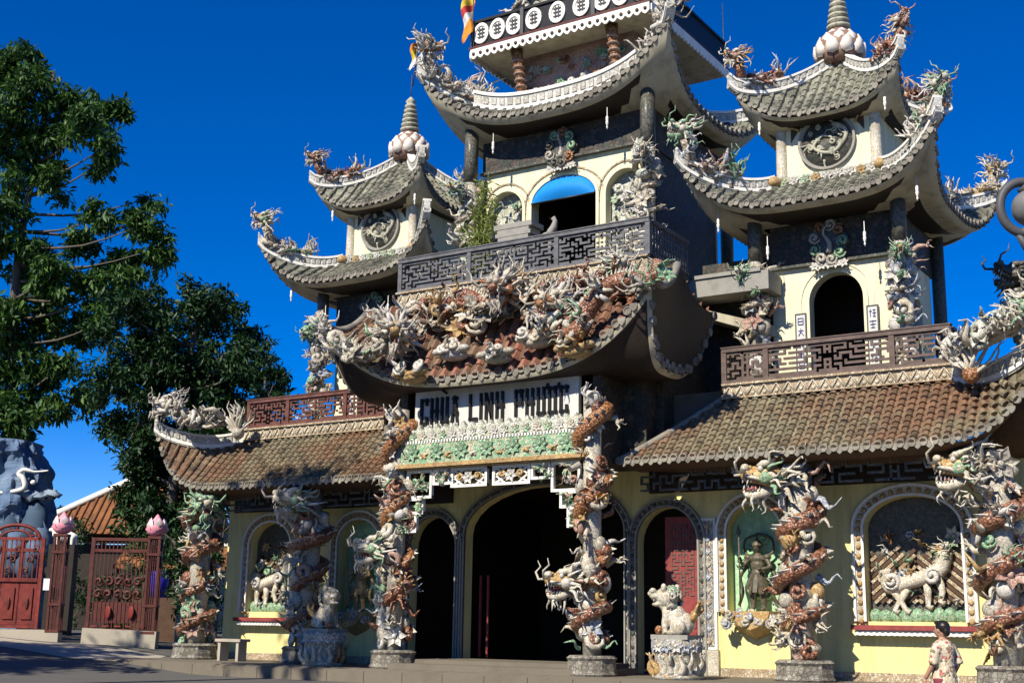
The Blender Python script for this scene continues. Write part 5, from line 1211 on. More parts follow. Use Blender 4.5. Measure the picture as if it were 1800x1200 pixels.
# ================================================================ guardian lions, statues
def lion(x, y, label, seed, mirror=1):
    rng = random.Random(seed)
    pd = thing('lion_pedestal', (x, y, .33), 'drum pedestal of coloured shards under the %s' % label.split(' with')[0].split(' in ')[0], 'pedestal', 'pedestals of the guardian lions')
    mb = MB(); mb.lathe([(.56, 0), (.58, .08), (.50, .14), (.50, .62), (.56, .70), (.56, .82), (.50, .86), (.0, .86)], (x, y, .33), 18); obj('drum', mb, 'mixed', pd)
    for k in range(16):
        an = 6.283*k/16; mb = MB(); petals(mb, (x+math.cos(an)*.52, y+math.sin(an)*.52, 1.05), (math.cos(an), math.sin(an), 0), .17, rng); obj('shard_flower', mb, 'white_c' if k % 2 else 'blue', pd)
        an += .2; mb = MB(); flame(mb, (x+math.cos(an)*.5, y+math.sin(an)*.5, .42), (math.cos(an)*.3, math.sin(an)*.3, 1), .5, .1, rng); obj('flame', mb, rng.choice(['ochre', 'rust', 'grey', 'cream']), pd)
    mb = MB(); mb.box((x, y, 1.24), (.9, .8, .10)); obj('top_slab', mb, 'stone', pd)
    z = 1.29
    L = thing('lion_statue', (x, y, z), label, 'lion statue', 'guardian lions')
    f = mirror; P = lambda a, b, c: (x+a*f, y+b, z+c)
    mb = MB()      # sitting body: haunches, chest, fore legs, hind paws
    mb.ell(P(.16, .05, .24), (.26, .24, .26)); mb.ell(P(.0, .0, .38), (.24, .22, .28)); mb.ell(P(-.12, -.02, .5), (.22, .21, .24))
    for s_ in (-1, 1):
        mb.tube([P(-.16, .13*s_, .5), P(-.22, .14*s_, .25), P(-.22, .14*s_, .05)], [.11, .085, .075], 8); mb.ell(P(-.28, .14*s_, .05), (.12, .08, .06))
        mb.ell(P(.12, .2*s_, .16), (.2, .1, .17)); mb.ell(P(-.02, .23*s_, .05), (.14, .08, .06))
    mb.ell(P(-.2, -.05, .82), (.27, .26, .25)); mb.ell(P(-.42, -.14, .84), (.16, .17, .10)); mb.ell(P(-.40, -.14, .66), (.13, .14, .055)); mb.ell(P(-.54, -.2, .90), (.075, .085, .065)); mb.tube([P(-.2, -.05, .68), P(-.36, -.12, .66)], [.16, .12], 8)
    for s_ in (-1, 1): mb.ell(P(-.12+.06*s_, .22*s_-.05, 1.03), (.07, .06, .10)); mb.ell(P(-.40+.05*s_, .12*s_-.14, .97), (.08, .07, .06))
    remesh('body', mb, 'cream' if seed % 2 else 'mixed', L, .024)
    for k in range(34):
        an = rng.uniform(0, 6.28); d = Vector((.55+.35*math.cos(an), .25+math.sin(an)*.9, rng.uniform(-.9, 1.0))).normalized()
        p = Vector(P(-.16, -.03, .78)); q = p+Vector((d.x*f*.27, d.y*.27, d.z*.27)); mn = MB(); curl(mn, q, (d.x*f, d.y, d.z), .10, rng, 0, 1.1, 5); obj('mane_curl', mn, rng.choice(['green', 'grey', 'cream', 'grey']), L)
    tt = MB()
    for k in range(5): tt.tube([P(-.44-.02*(k % 2), -.24+.05*k, .77), P(-.45, -.24+.05*k, .71)], [.022, .004], 4)
    obj('teeth', tt, 'white_c', L, stuff=True)
    ey = MB()
    for s_ in (-1, 1): ey.ell(P(-.46+.05*s_, .11*s_-.15, .955), (.04, .04, .04), 6, 5)
    obj('eyes', ey, 'white_c', L)
    tl = MB(); 
    for k in range(4): flame(tl, P(.38, 0, .3), (f*.5, rng.uniform(-.3, .3), 1), .5, .08, rng)
    obj('tail', tl, 'ochre', L)
    bl = MB(); bl.ell(P(-.34, -.2, .1), (.1, .1, .1)); obj('ball', bl, 'rust', L)
lion(5.15, -.1, 'guardian lion of pale shards in front of the red door, with its head turned left', 1, 1)
lion(-5.2, -.05, 'guardian lion in the tree shade left of the entrance, with its head turned right', 2, -1)
def guardian(x, y, z, h, label, mat, seed, group=None):
    rng = random.Random(seed); t = thing('guardian_statue', (x, y, z), label, 'statue', group); s = h/1.8
    P = lambda a, b, c: (x+a*s, y+b*s, z+c*s)
    mb = MB()
    for q in (-1, 1):
        mb.tube([P(.11*q, 0, .9), P(.14*q, -.03, .48), P(.15*q, .0, .08)], [.13*s, .1*s, .075*s], 9); mb.ell(P(.16*q, -.07, .05), (.075*s, .14*s, .055*s))
    mb.ell(P(0, 0, .98), (.21*s, .16*s, .18*s)); mb.ell(P(0, 0, 1.2), (.2*s, .15*s, .2*s)); mb.ell(P(0, 0, 1.38), (.24*s, .15*s, .13*s))
    mb.tube([P(0, 0, 1.42), P(0, -.01, 1.56)], [.085*s, .075*s], 8); mb.ell(P(0, -.03, 1.66), (.105*s, .12*s, .14*s)); mb.ell(P(0, -.15, 1.65), (.025*s, .03*s, .035*s))
    mb.tube([P(-.24, 0, 1.4), P(-.4, -.06, 1.2), P(-.42, -.2, 1.35)], [.085*s, .07*s, .055*s], 8); mb.tube([P(.24, 0, 1.4), P(.38, -.05, 1.15), P(.16, -.22, 1.08)], [.085*s, .07*s, .055*s], 8)
    for q, c in ((-1, P(-.42, -.22, 1.38)), (1, P(.14, -.23, 1.08))):
        mb.ell(c, (.06*s, .05*s, .06*s))
        for k in range(5): mb.tube([c, (c[0]+(-.05+.025*k)*s, c[1]-.05*s, c[2]+.05*s), (c[0]+(-.04+.02*k)*s, c[1]-.085*s, c[2]+.01*s)], [.017*s, .016*s, .013*s], 5)
    remesh('body', mb, mat, t, .022*s)
    ar = MB()     # armour skirt, shoulder guards, helmet
    for k in range(12):
        an = 6.283*k/12; d = Vector((math.cos(an), math.sin(an)*.75, 0)); p = Vector(P(0, 0, .98)); L_ = rng.uniform(.4, .55)
        ar.bar(p+d*.17*s, p+d*.33*s-Vector((0, 0, L_*s)), .13*s, .03*s, 0, d)
    for q in (-1, 1): ar.ell(P(.27*q, 0, 1.42), (.12*s, .11*s, .09*s), 9, 6)
    ar.lathe([(.15*s, 0), (.14*s, .06*s), (.1*s, .14*s), (.03*s, .2*s), (.02*s, .32*s), (0, .36*s)], P(0, -.01, 1.7), 12)
    obj('armour', ar, mat, t, stuff=True)
    sc = MB()
    for q in (-1, 1):
        pts = smooth_path([P(.25*q, .08, 1.45), P(.42*q, .1, 1.6), P(.38*q, .1, 1.9), P(.12*q, .1, 2.02), P(0, .1, 2.05)], 4); sc.tube(pts, .035*s, 5)
        pts = smooth_path([P(.3*q, .05, 1.2), P(.5*q, 0, .9), P(.42*q, -.05, .5), P(.56*q, 0, .15)], 4); sc.tube(pts, [.05*s]*len(pts), 5, 0, .4)
    obj('scarf', sc, mat, t)
    st = MB(); st.tube([P(-.42, -.25, .1), P(-.43, -.24, 2.05)], .022*s, 6); st.prism([(x-.43*s, z+2.3*s), (x-.36*s, z+2.05*s), (x-.43*s, z+1.98*s), (x-.50*s, z+2.05*s)], y-.26*s, y-.23*s); obj('staff', st, mat, t)
    return t
guardian(5.92, 2.83, 1.87, 1.62, 'dark bronze guardian statue with a staff in the pale green niche', 'bronze', 5)
guardian(-6.4, 2.83, 1.77, 1.62, 'gilded brown guardian statue in the shaded niche left of the entrance', 'ochre', 6)
# bench in front of the left relief window
bn = thing('stone_bench', (-9.5, .9, .33), 'small pale stone bench below the left relief window', 'bench')
mb = MB(); mb.box((-9.5, .9, .91), (1.0, .42, .08)); obj('seat', mb, 'concrete', bn)
for s_ in (-1, 1): mb = MB(); mb.box((-9.5+s_*.36, .9, .60), (.10, .34, .54)); obj('leg', mb, 'concrete', bn)
# ================================================================ things on the upper terraces
pl = thing('planter', (-.35, 1.62, 10.58), 'grey stepped planter box behind the grey fretwork railing', 'planter')
mb = MB(); mb.box((-.35, 1.65, 11.05), (.8, .5, .94)); obj('pedestal', mb, 'stone', pl)
mb = MB()
for i, (w_, z0_, z1_) in enumerate(((.85, 11.52, 11.62), (.98, 11.62, 11.84), (1.14, 11.84, 11.95), (1.02, 11.95, 12.06), (1.22, 12.06, 12.2))): mb.box((-.35, 1.65, (z0_+z1_)/2), (w_, .45+w_*.15, z1_-z0_))
obj('tray', mb, 'stone', pl)
bd = thing('bird_ornament', (.72, 1.6, 11.60), 'grey bird ornament on a post right of the planter', 'ornament')
mb = MB(); mb.tube([(.62, 1.55, 11.72), (.74, 1.55, 11.8), (.84, 1.55, 11.95), (.88, 1.55, 12.1), (.84, 1.55, 12.2), (.74, 1.55, 12.18)], [.05, .12, .1, .07, .075, .02], 9); mb.ell((.6, 1.55, 11.78), (.14, .07, .06)); remesh('body', mb, 'stone', bd, .025)
mb = MB(); mb.tube([(.72, 1.55, 10.6), (.72, 1.55, 11.72)], .05, 7); obj('post', mb, 'stone', bd)
mb = MB(); mb.ell((.76, 1.48, 12.2), (.02, .02, .02), 5, 4); obj('eye', mb, 'black', bd)
# ---------------------------------------------------------------- leaves and trees
def leaf_mesh(name, clumps, size, rng_np, mat, droop=.5, asp=.36, fold=.15, cl=None):
    V = []; 
    for (c, r, n) in clumps:
        d = rng_np.normal(size=(n, 3)); d /= np.linalg.norm(d, axis=1)[:, None]; rad = rng_np.random(n)**.45
        p = np.array(c)+d*rad[:, None]*np.array([r, r, r*.82])
        V.append(p)
    p = np.concatenate(V); n = len(p)
    ax = rng_np.normal(size=(n, 3)); ax[:, 2] -= droop; ax /= np.linalg.norm(ax, axis=1)[:, None]
    up = rng_np.normal(size=(n, 3))*.6; up[:, 2] += 1.0; side = np.cross(ax, up); side /= np.linalg.norm(side, axis=1)[:, None]
    nn = np.cross(side, ax); s = size*(0.6+.8*rng_np.random(n))[:, None]
    a = p; b = p+ax*s*.5+side*s*asp*.5+nn*s*fold*.4; c_ = p+ax*s-nn*s*fold*.6; d_ = p+ax*s*.5-side*s*asp*.5+nn*s*fold*.4
    vs = np.stack([a, b, c_, d_], 1).reshape(-1, 3)
    me = bpy.data.meshes.new(name); me.vertices.add(4*n); me.vertices.foreach_set('co', vs.ravel().astype(np.float32))
    me.loops.add(6*n); me.polygons.add(2*n)
    k = (np.arange(n)*4)[:, None]; tri = np.concatenate([k+np.array([[0, 1, 2]]), k+np.array([[0, 2, 3]])], 1).ravel()
    me.loops.foreach_set('vertex_index', tri.astype(np.int32)); me.polygons.foreach_set('loop_start', (np.arange(2*n)*3).astype(np.int32)); me.polygons.foreach_set('loop_total', np.full(2*n, 3, np.int32))
    me.update(calc_edges=True); return me
LAT = Vector((math.cos(H), math.sin(H), 0)); FWD = Vector((-math.sin(H), math.cos(H), 0)); EYE = Vector((18.096, -27, 1.35))
def fr(l, d, z): q = EYE+LAT*l+FWD*d; return Vector((q.x, q.y, z))
def tree(name, label, base, trunk, tr, clumps, n_per, size, mat, seed, group=None, droop=.5, sub=7, subr=.42, limbs=True):
    rng = random.Random(seed); rn = np.random.default_rng(seed)
    t = thing(name, base, label, 'tree', group)
    mb = MB(); pts = smooth_path([base]+trunk, 5); N = len(pts); mb.tube(pts, [tr*(1-.75*i/(N-1)) for i in range(N)], 9)
    tk = obj('trunk', mb, 'bark', t)
    lm = MB(); CL = []
    for (c, r) in clumps:
        c = Vector(c)
        if limbs:
            j = min(range(N), key=lambda i: (pts[i]-c).length+max(0, pts[i].z-c.z+.8)*2)
            m = pts[j].lerp(c, .5)+Vector((0, 0, -.25*(pts[j]-c).length*.3)); q = smooth_path([pts[j], m, c], 3); lm.tube(q, [max(.02, tr*.3*(1-i/(len(q)))) for i in range(len(q))], 5)
        for k in range(sub):
            d = rvec(rng); d.normalize(); d = d*r*rng.uniform(.35, 1.0); cc = c+d; CL.append((cc, r*subr*rng.uniform(.7, 1.2), max(6, int(n_per*r*r/sub))))
            if limbs and k < 4: lm.tube([c, cc], [.03, .012], 4)
    if limbs: obj('branches', lm, 'bark', t)
    obj('crown', leaf_mesh('crown', CL, size, rn, mat, droop), mat, t)
    return t
T1 = [(-23.01, 26.74, 1.11), (-21.55, 25.34, 1.23), (-19.91, 24.67, 1.23), (-23.02, 24.19, 1.36), (-18.85, 24.54, 0.79), (-21.61, 23.1, 1.23), (-19.75, 22.85, 1.23), (-23.01, 21.42, 1.36), (-18.4, 22.32, 0.74), (-21.16, 21.18, 1.11), (-18.72, 21.49, 0.69), (-23.05, 19.24, 1.23), (-18.93, 19.31, 0.86), (-17.4, 19.61, 0.79), (-16.31, 18.82, 0.89), (-15.84, 17.75, 0.74), (-16.72, 17.47, 0.94), (-18.53, 17.71, 0.99), (-19.86, 18.22, 0.86), (-21.63, 17.92, 1.11), (-22.29, 16.84, 1.23), (-20.58, 16.34, 1.04), (-21.35, 15.01, 1.23), (-22.44, 14.47, 1.23), (-19.67, 16.09, 0.99), (-18.35, 15.59, 0.99), (-16.87, 16.14, 0.99), (-19.52, 14.39, 0.89), (-17.99, 14.29, 0.99), (-22.1, 12.41, 1.23), (-20.82, 12.18, 0.99), (-21.7, 10.89, 1.23), (-20.44, 10.78, 0.94), (-20.82, 9.51, 0.89), (-21.92, 9.37, 1.04), (-19.59, 12.45, 0.79), (-18.98, 11.19, 0.84), (-24.45, 22.77, 1.48), (-24.28, 18.68, 1.73), (-23.57, 14.45, 1.73), (-23.5, 11.36, 1.73), (-24.48, 25.57, 1.48), (-17.1, 20.7, 0.4)]
T2 = [(-15.78, 13.62, 1.03), (-14.37, 13.65, 1.15), (-13.23, 14.15, 1.15), (-12.3, 14.41, 0.96), (-11.28, 13.22, 0.92), (-13.35, 12.46, 1.26), (-11.79, 12.01, 1.15), (-15.2, 12.19, 1.15), (-16.06, 11.22, 1.03), (-14.39, 10.77, 1.26), (-12.75, 10.57, 1.26), (-10.95, 11.54, 0.92), (-9.97, 10.85, 0.82), (-14.98, 9.35, 1.26), (-15.69, 8.18, 1.03), (-13.56, 8.91, 1.26), (-11.74, 9.41, 1.15), (-15.01, 6.81, 1.15), (-15.36, 5.55, 0.82), (-13.67, 7.29, 1.15), (-12.69, 6.39, 1.03), (-10.37, 9.67, 0.92), (-14.01, 5.69, 0.92), (-14.01, 15.11, 0.8), (-12.82, 15.13, 0.69), (-13, 8, 1.3), (-12, 7, 1.2), (-13.5, 4.2, 1.1), (-14.6, 4.0, .9), (-15.6, 7.0, 1.1), (-14.6, 8.2, 1.2), (-15.2, 9.8, 1.1), (-14.4, 5.6, 1.0), (-13.2, 5.2, 1.1), (-15.9, 12.4, .9), (-12.4, 8.4, 1.2), (-14, 12, 1.2), (-16.8, 12.7, .9), (-16.9, 11.0, .9), (-16.3, 14.1, .8), (-16.6, 9.5, .8), (-15.2, 14.4, .8), (-14.6, 11.8, 1.1)]
T3 = [(-9.71, 12.09, 0.38), (-9.67, 11.43, 0.51), (-9.57, 10.77, 0.63), (-9.64, 10.11, 0.72), (-9.81, 9.45, 0.76), (-9.26, 10.99, 0.42), (-10.12, 10.98, 0.47), (-9.6, 8.6, .8), (-9.7, 7.8, .8)]
rng = random.Random(7)
def place(T, d, sp, k=1.0): return [(fr(l*k, d+rng.uniform(-sp, sp), (z-1.35)*k+1.35), r*k) for l, z, r in T]
tree('tall_tree', 'tall airy tree with drooping leaves at the left edge behind the gate', fr(-26, 68, gz(-40, 5)), [fr(-26.3, 68, 9.8), fr(-27, 68, 17.2), fr(-27, 68, 22.2), fr(-26.5, 68, 27.2), fr(-26.1, 68, 31.6)], .36, place(T1, 68, 2.0, 1.2035), 520, .46, 'leaf', 11, None, .9, 9, .52)
tree('dense_tree', 'dense dark tree rising behind the left wing roof', fr(-13.6, 53, 1), [fr(-13.8, 53, 6), fr(-13.6, 53, 10), fr(-13.3, 53, 14)], .32, place(T2, 53, 1.4)+place(T2[::2], 54.5, .8), 620, .30, 'leaf_dark', 12, None, .3, 9, .5)
tree('slim_tree', 'slim pointed dark tree just left of the left tower', fr(-9.7, 50, .8), [fr(-9.7, 50, 5), fr(-9.68, 50, 9), fr(-9.7, 50, 12.4)], .14, place(T3, 50, .3), 900, .22, 'leaf_dark', 13, None, .2, 7, .5)
for i, (l, d, h, lab) in enumerate(((-11.2, 45.5, 3.6, 'dark leafy shrub between the right gate post and the first dragon column'), (-10.4, 46, 2.4, 'low dark shrub behind the foot of the first dragon column'), (-13.3, 48, 3.4, 'sunlit shrub behind the bars of the open gate leaf'), (-14.3, 49, 2.5, 'low shrub seen through the gate opening'), (-16.6, 50, 4.2, 'bushy shrub behind the arched gate leaf'), (-12.3, 49.5, 3.6, 'leafy shrub beside the blue barrel'), (-15.2, 52, 3.8, 'dark shrub in front of the orange roofed house'), (-9.9, 45.0, 4.6, 'tall dark shrub beside the left end wall of the temple'))):
    b = fr(l, d, .6); cl = [(b+Vector((rng.uniform(-.5, .5), rng.uniform(-.5, .5), h*k/5)), .62) for k in range(1, 6)]
    tree('shrub', lab, b, [b+Vector((0, 0, h*.5)), b+Vector((.1, 0, h))], .06, cl, 520, .22, 'leaf_dark' if i != 2 else 'leaf', 40+i, 'shrubs behind the gates', .3, 5, .5)
# background trees far behind the gates
for i, (l, d, z, r, lab) in enumerate(((-27, 80, 4.2, 3.4, 'distant round tree behind the blue rock'), (-17.5, 84, 4.0, 3.0, 'distant tree right of the orange roofed house'))):
    b = fr(l, d, 0.8); tree('far_tree', lab, b, [b+Vector((0, 0, z))], .25, [(b+Vector((rng.uniform(-r, r)*.6, rng.uniform(-r, r)*.6, z+rng.uniform(-r, r)*.5)), r*.55) for k in range(8)], 60, .5, 'leaf_dark', 60+i, None, .3, 6, .5)
# bamboo on the central terrace
bb = thing('bamboo_plant', (-1.85, 2.0, 10.6), 'yellow green bamboo plant at the left of the central terrace', 'plant')
st = MB(); CL = []
for k in range(13):
    a = rng.uniform(-.55, .55); b_ = rng.uniform(-.25, .25); a *= .7; h = rng.uniform(1.5, 3.3); top = Vector((-1.85+a*2.3, 2+b_, 10.7+h)); st.tube(smooth_path([(-1.85+a*.5, 2+b_*.4, 10.9), (-1.85+a, 2+b_, 10.9+h*.6), top], 4), .018, 5)
    for j in range(9): q = Vector((-1.85+a*(.5+j*.11), 2+b_, 11.2+(h-.5)*j/8)); CL.append((q+Vector((a*.9*j/8, 0, 0)), .2, 13))
obj('stems', st, 'leaf_bamboo', bb); obj('leaves', leaf_mesh('leaves', CL, .24, np.random.default_rng(5), 'leaf_bamboo', .4, .16), 'leaf_bamboo', bb)
mb = MB(); mb.lathe([(.28, 0), (.36, .1), (.4, .4), (.36, .44), (.3, .4)], (-1.85, 2, 10.58), 14); obj('pot', mb, 'stone', bb)
# street trees that stand to the left of the camera, outside the picture; they shade the road and the left wing
def street_tree(x, y, h, r, n, seed, label, cz=.72, dx=0, vr=None, dens=70):
    rng = random.Random(seed); b = Vector((x, y, gz(x, y)))
    cl = []
    for k in range(n):
        d = rvec(rng); d.normalize(); d *= rng.random()**.4; cl.append((b+Vector((dx+d.x*r, d.y*r, h*cz+d.z*(vr or h*(1-cz)))), r*.36))
    tree('street_tree', label, b, [b+Vector((.2, .1, h*.4)), b+Vector((0, .2, h*.75)), b+Vector((.1, 0, h*.95))], .32, cl, dens, .42, 'leaf', seed, 'street trees across the road', .5, 5, .5)
street_tree(-7.6, -17.5, 23, 3.1, 34, 81, 'tall street tree across the road from the left wing, outside the picture', .79, -.6, 3.1, 110)
street_tree(-15.0, -16.6, 14.0, 4.8, 30, 82, 'broad street tree across the road from the gates, outside the picture', .64, 0, None, 110)
street_tree(-3.5, -20.5, 11.5, 4.0, 18, 84, 'smaller street tree nearer the camera, outside the picture', .66)
street_tree(-24.5, -15.5, 12.8, 4.8, 26, 83, 'street tree farthest along the road, outside the picture', .64, 0, None, 110)
for i in range(8):  # unseen row added to block low sky light and deepen the shade
    street_tree(-34+11.5*i, -47-2*(i % 2), 15.5+1.5*(i % 3), 6.0, 20, 90+i, ['leafy', 'rounded', 'spreading', 'tall', 'wide', 'dense', 'ragged', 'low'][i]+' tree of the added sky-blocking row behind the camera, outside the picture', .58)
# ================================================================ gates
def gpt(l, z, dd=0): return fr(l, 43+dd, z)
def gbar(mb, l0, z0, l1, z1, w_=.06, dd=0, t=.06): mb.bar(gpt(l0, z0, dd), gpt(l1, z1, dd), w_, t, 0, FWD if abs(z1-z0) > abs(l1-l0) else (0, 0, 1))
def gate_leaf(name, l0, l1, zb, zt, label, arched):
    g = thing(name, gpt((l0+l1)/2, zb), label, 'gate')
    mb = MB()
    for l in (l0+.06, l1-.06): gbar(mb, l, zb, l, zt, .12, 0, .09)
    for z in (zb+.06, zt-.05, zt-.42): gbar(mb, l0+.13, z, l1-.13, z, .08, .002, .10)
    if arched: gbar(mb, l0+.13, zb+1.55, l1-.13, zb+1.55, .08, .002, .12)
    obj('gate_frame', mb, 'gate_red' if arched else 'wood_red', g)
    if arched:
        n = 4; w_ = (l1-l0-.24)/n
        for k in range(n):
            a, b = l0+.12+w_*k, l0+.12+w_*(k+1)
            mb = MB(); mb.add([gpt(a+.03, zb+.12, .02), gpt(b-.03, zb+.12, .02), gpt(b-.03, zb+1.5, .02), gpt(a+.03, zb+1.5, .02)], [(0, 1, 2, 3)]); gbar(mb, (a+b)/2, zb+.1, (a+b)/2, zb+1.5, w_-.02, .045, .03); p = obj('board_panel', mb, 'gate_red', g)
            mb = MB(); gbar(mb, (a+b)/2, zb+.3, (a+b)/2, zb+1.3, w_*.55, .0, .05); obj('raised_panel', mb, 'gate_red', p)
            mb = MB(); c = gpt((a+b)/2, zb+.8, -.03); mb.ell(c, (.07, .03, .22), 8, 6); obj('carved_boss', mb, 'wood_red', p)
            for j in range(4): mb = MB(); gbar(mb, a+w_*(j+.5)/4, zb+1.6, a+w_*(j+.5)/4, zt-.05, .03, .01, .03); obj('bar', mb, 'gate_red', g)
            mb = MB(); gbar(mb, a, zb+1.55, a, zt, .07, -.005, .08); obj('stile', mb, 'gate_red', g)
            for j in range(3): mb = MB(); curl(mb, gpt((a+b)/2+(j-1)*.14, zb+1.85+.35*j, 0), -FWD, .13, rng, 0, 1.2, 5); obj('scroll', mb, 'wood_red', g)
        mb = MB(); lc = (l0+l1)/2+.35; R0 = .78; pts = [gpt(lc+R0*math.cos(math.pi*k/16), zt-.06+.46*math.sin(math.pi*k/16)) for k in range(17)]; mb.tube(pts, .06, 6)
        pts = [gpt(lc+.5*math.cos(math.pi*k/16), zt-.06+.28*math.sin(math.pi*k/16)) for k in range(17)]; mb.tube(pts, .04, 6); obj('arched_crest', mb, 'gate_red', g)
        for k in range(7): an = math.pi*(k+1)/8; mb = MB(); gbar(mb, lc+.5*math.cos(an), zt-.06+.28*math.sin(an), lc+.78*math.cos(an), zt-.06+.46*math.sin(an), .04, 0, .04); obj('crest_spoke', mb, 'gate_red', g)
    else:
        for k in range(13):
            l = l0+.2+(l1-l0-.4)*k/12; mb = MB(); gbar(mb, l, zb+.1, l, zt-.05, .03, .01, .03); obj('bar', mb, 'wood_red', g)
        mb = MB(); gbar(mb, (l0+l1)/2, zb+.28, (l0+l1)/2, zb+.95, l1-l0-.36, .03, .03); obj('kick_panel', mb, 'wood_red', g)
        for k in range(2): mb = MB(); c = gpt(l0+.7+k*.75, zb+.62, -.02); mb.ell(c, (.16, .03, .22), 8, 6); obj('carved_boss', mb, 'gate_red', g)
        for k in range(10): mb = MB(); curl(mb, gpt(l0+.35+(l1-l0-.7)*(k % 5)/4, zb+1.2+.4*(k//5), 0), -FWD, .17, rng, 0, 1.2, 5); obj('scroll', mb, 'wood_red', g)
        for k in range(5): mb = MB(); gbar(mb, l0+.2+k*.38, zb+.18, l0+.42+k*.38, zb+.18, .12, -.03, .05); obj('frame_block', mb, 'gate_red', g)
    return g
gate_leaf('wooden_gate', -17.9, -15.25, 1.12, 4.05, 'red boarded gate leaf with an arched crest at the left edge', True)
gate_leaf('metal_gate', -13.72, -11.75, 1.06, 4.08, 'dark red barred gate leaf standing open between two posts', False)
def gate_post(l, zb, zt, label):
    g = thing('gate_post', gpt(l, zb), label, 'gate post', 'red gate posts')
    mb = MB()
    for a in (-.17, .17):
        for b in (-.17, .17): mb.bar(gpt(l+a, zb, b), gpt(l+a, zt, b), .07, .07, 0, FWD)
    for z in (zb+.05, zt-.05, zt-.6, zb+.9): mb.box(gpt(l, z), (.44, .44, .08), H)
    obj('post_frame', mb, 'wood_red', g)
    for k in range(5):
        for b in (-.17, .17): mb = MB(); mb.bar(gpt(l-.13+k*.065, zb, b), gpt(l-.13+k*.065, zt, b), .02, .02, 0, FWD); obj('bar', mb, 'wood_red', g)
    p = thing('lotus_lamp', gpt(l, zt), 'pink lotus bud lamp on the %s gate post' % ('left' if l < -13 else 'right'), 'lotus lamp', 'pink lotus bud lamps')
    c = gpt(l, zt); mb = MB(); s = 1.0; mb.lathe([(.12*s, 0), (.2*s, .03), (.3*s, .12), (.32*s, .24), (.24*s, .42), (.1*s, .6), (.02*s, .72)], c, 14); obj('bud', mb, 'lotus', p)
    for row, (r_, z_, n, hh) in enumerate(((.30, .06, 7, .36), (.27, .18, 6, .42))):
        for k in range(n):
            an = 6.283*(k+.5*row)/n; o = Vector((math.cos(an), math.sin(an), 0)); s_ = Vector((-o.y, o.x, 0)); mb = MB(); b = c+o*r_*.9+Vector((0, 0, z_))
            mb.add([b-s_*.05-o*.04, b+s_*.05-o*.04, b+s_*.15+o*.06+Vector((0, 0, hh*.45)), b+o*.02+Vector((0, 0, hh)), b-s_*.15+o*.06+Vector((0, 0, hh*.45)), b+o*.12+Vector((0, 0, hh*.4))], [(0, 1, 5), (1, 2, 5), (2, 3, 5), (3, 4, 5), (4, 0, 5)], 0, True); obj('petal', mb, 'lotus' if row == 0 else 'lotus_tip', p)
gate_post(-14.72, 1.0, 4.18, 'slender barred red post left of the gate opening'); gate_post(-11.62, 1.0, 4.15, 'slender barred red post at the right end of the gates')
pn = MB(); pn.bar(gpt(-15.0, 2.35, -.12), gpt(-15.0, 2.72, -.12), .30, .012, 0, FWD); tag(obj('paper_notice', pn, 'paper'), 'blank white paper notice fixed at the right edge of the boarded gate', 'notice')
mb = MB(); mb.bar(gpt(-13.75, .70), gpt(-11.35, .62), .42, .95, 0); mb.bar(gpt(-18.5, .55), gpt(-14.5, .55), .42, 1.08, 0); fw2 = obj('gate_footing', mb, 'concrete'); tag(fw2, 'low pale concrete footing under the red gates', 'footing')
mb = MB(); mb.add([(-22, -1.9, 0), (-14.3, .9, 0), (-12.9, -.3, 0), (-12.9, 3.5, 0), (-16, 7.0, 0), (-26, 2, 0), (-21.5, -3.4, 0), (-15, -1.1, 0)], [(6, 7, 1, 0), (7, 2, 1), (0, 1, 3, 4, 5), (1, 2, 3)])
mb.v = [(x, y, gz(x, y)+.02) for x, y, z in mb.v]
mb2 = MB(); mb2.grid(lambda a, b: (lambda q: (q.x, q.y, gz(q.x, q.y)+.012))(fr(-19.5+8.9*a, 39.5+3.6*b-(a*1.6), 0)), 24, 8); struct('gate_pavement', mb2, 'concrete')
# iron fence linking gate to the temple, small far wall and blue things behind the bars
mb = MB(); mb.lathe([(.3, 0), (.34, .9), (.3, .95)], fr(-12.6, 47.5, .7), 12); tag(obj('plastic_barrel', mb, 'blue_thing'), 'bright blue plastic barrel seen through the gate bars', 'barrel')
bpy.data.objects['plastic_barrel'].location = (0, 0, 1.55)
mb = MB(); mb.box(fr(-12.6, 47.5, 1.35), (1.6, 1.0, 1.8), H); tag(obj('brick_plinth', mb, 'rafter'), 'brown block carrying the blue barrel behind the gate', 'plinth')
# house with the orange roof behind the gate
hs_ = thing('house', fr(-19.6, 62, .9), 'house with an orange tiled roof and white ridge behind the gate', 'house')
c = fr(-18.6, 64, 0)
mb = MB(); mb.box((c.x, c.y, 2.9), (8.5, 6.0, 4.0), H); obj('wall', mb, 'wood_and_shade', hs_)
def hp(l, d, z): return fr(l, d, z)
mb = MB(); A, B, C_, D = hp(-22.6, 60.2, 5.35), hp(-14.0, 60.2, 5.35), hp(-15.0, 64, 8.6), hp(-17.8, 64, 8.6); E2, F2 = hp(-22.6, 67.8, 5.35), hp(-14, 67.8, 5.35)
mb.add([A, B, C_, D, E2, F2], [(0, 1, 2, 3), (4, 0, 3), (5, 4, 3, 2), (1, 5, 2), (0, 4, 5, 1)]); ro = obj('roof', mb, 'orange_roof', hs_)
mb = MB(); n_ = (B-A).cross(D-A).normalized()
for k in range(26):
    a = A.lerp(B, (k+.5)/26); b_ = D.lerp(C_, 0); u = (D-A); t_ = (a-A).length/(B-A).length
    top = D+(C_-D)*max(0, min(1, (t_-.558)/.326)) if t_ > .558 else A.lerp(D, t_/.558)
    mb.tube([a+n_*.02, top+n_*.02], .08, 5)
obj('roof_ribs', mb, 'orange_roof', ro, stuff=True)
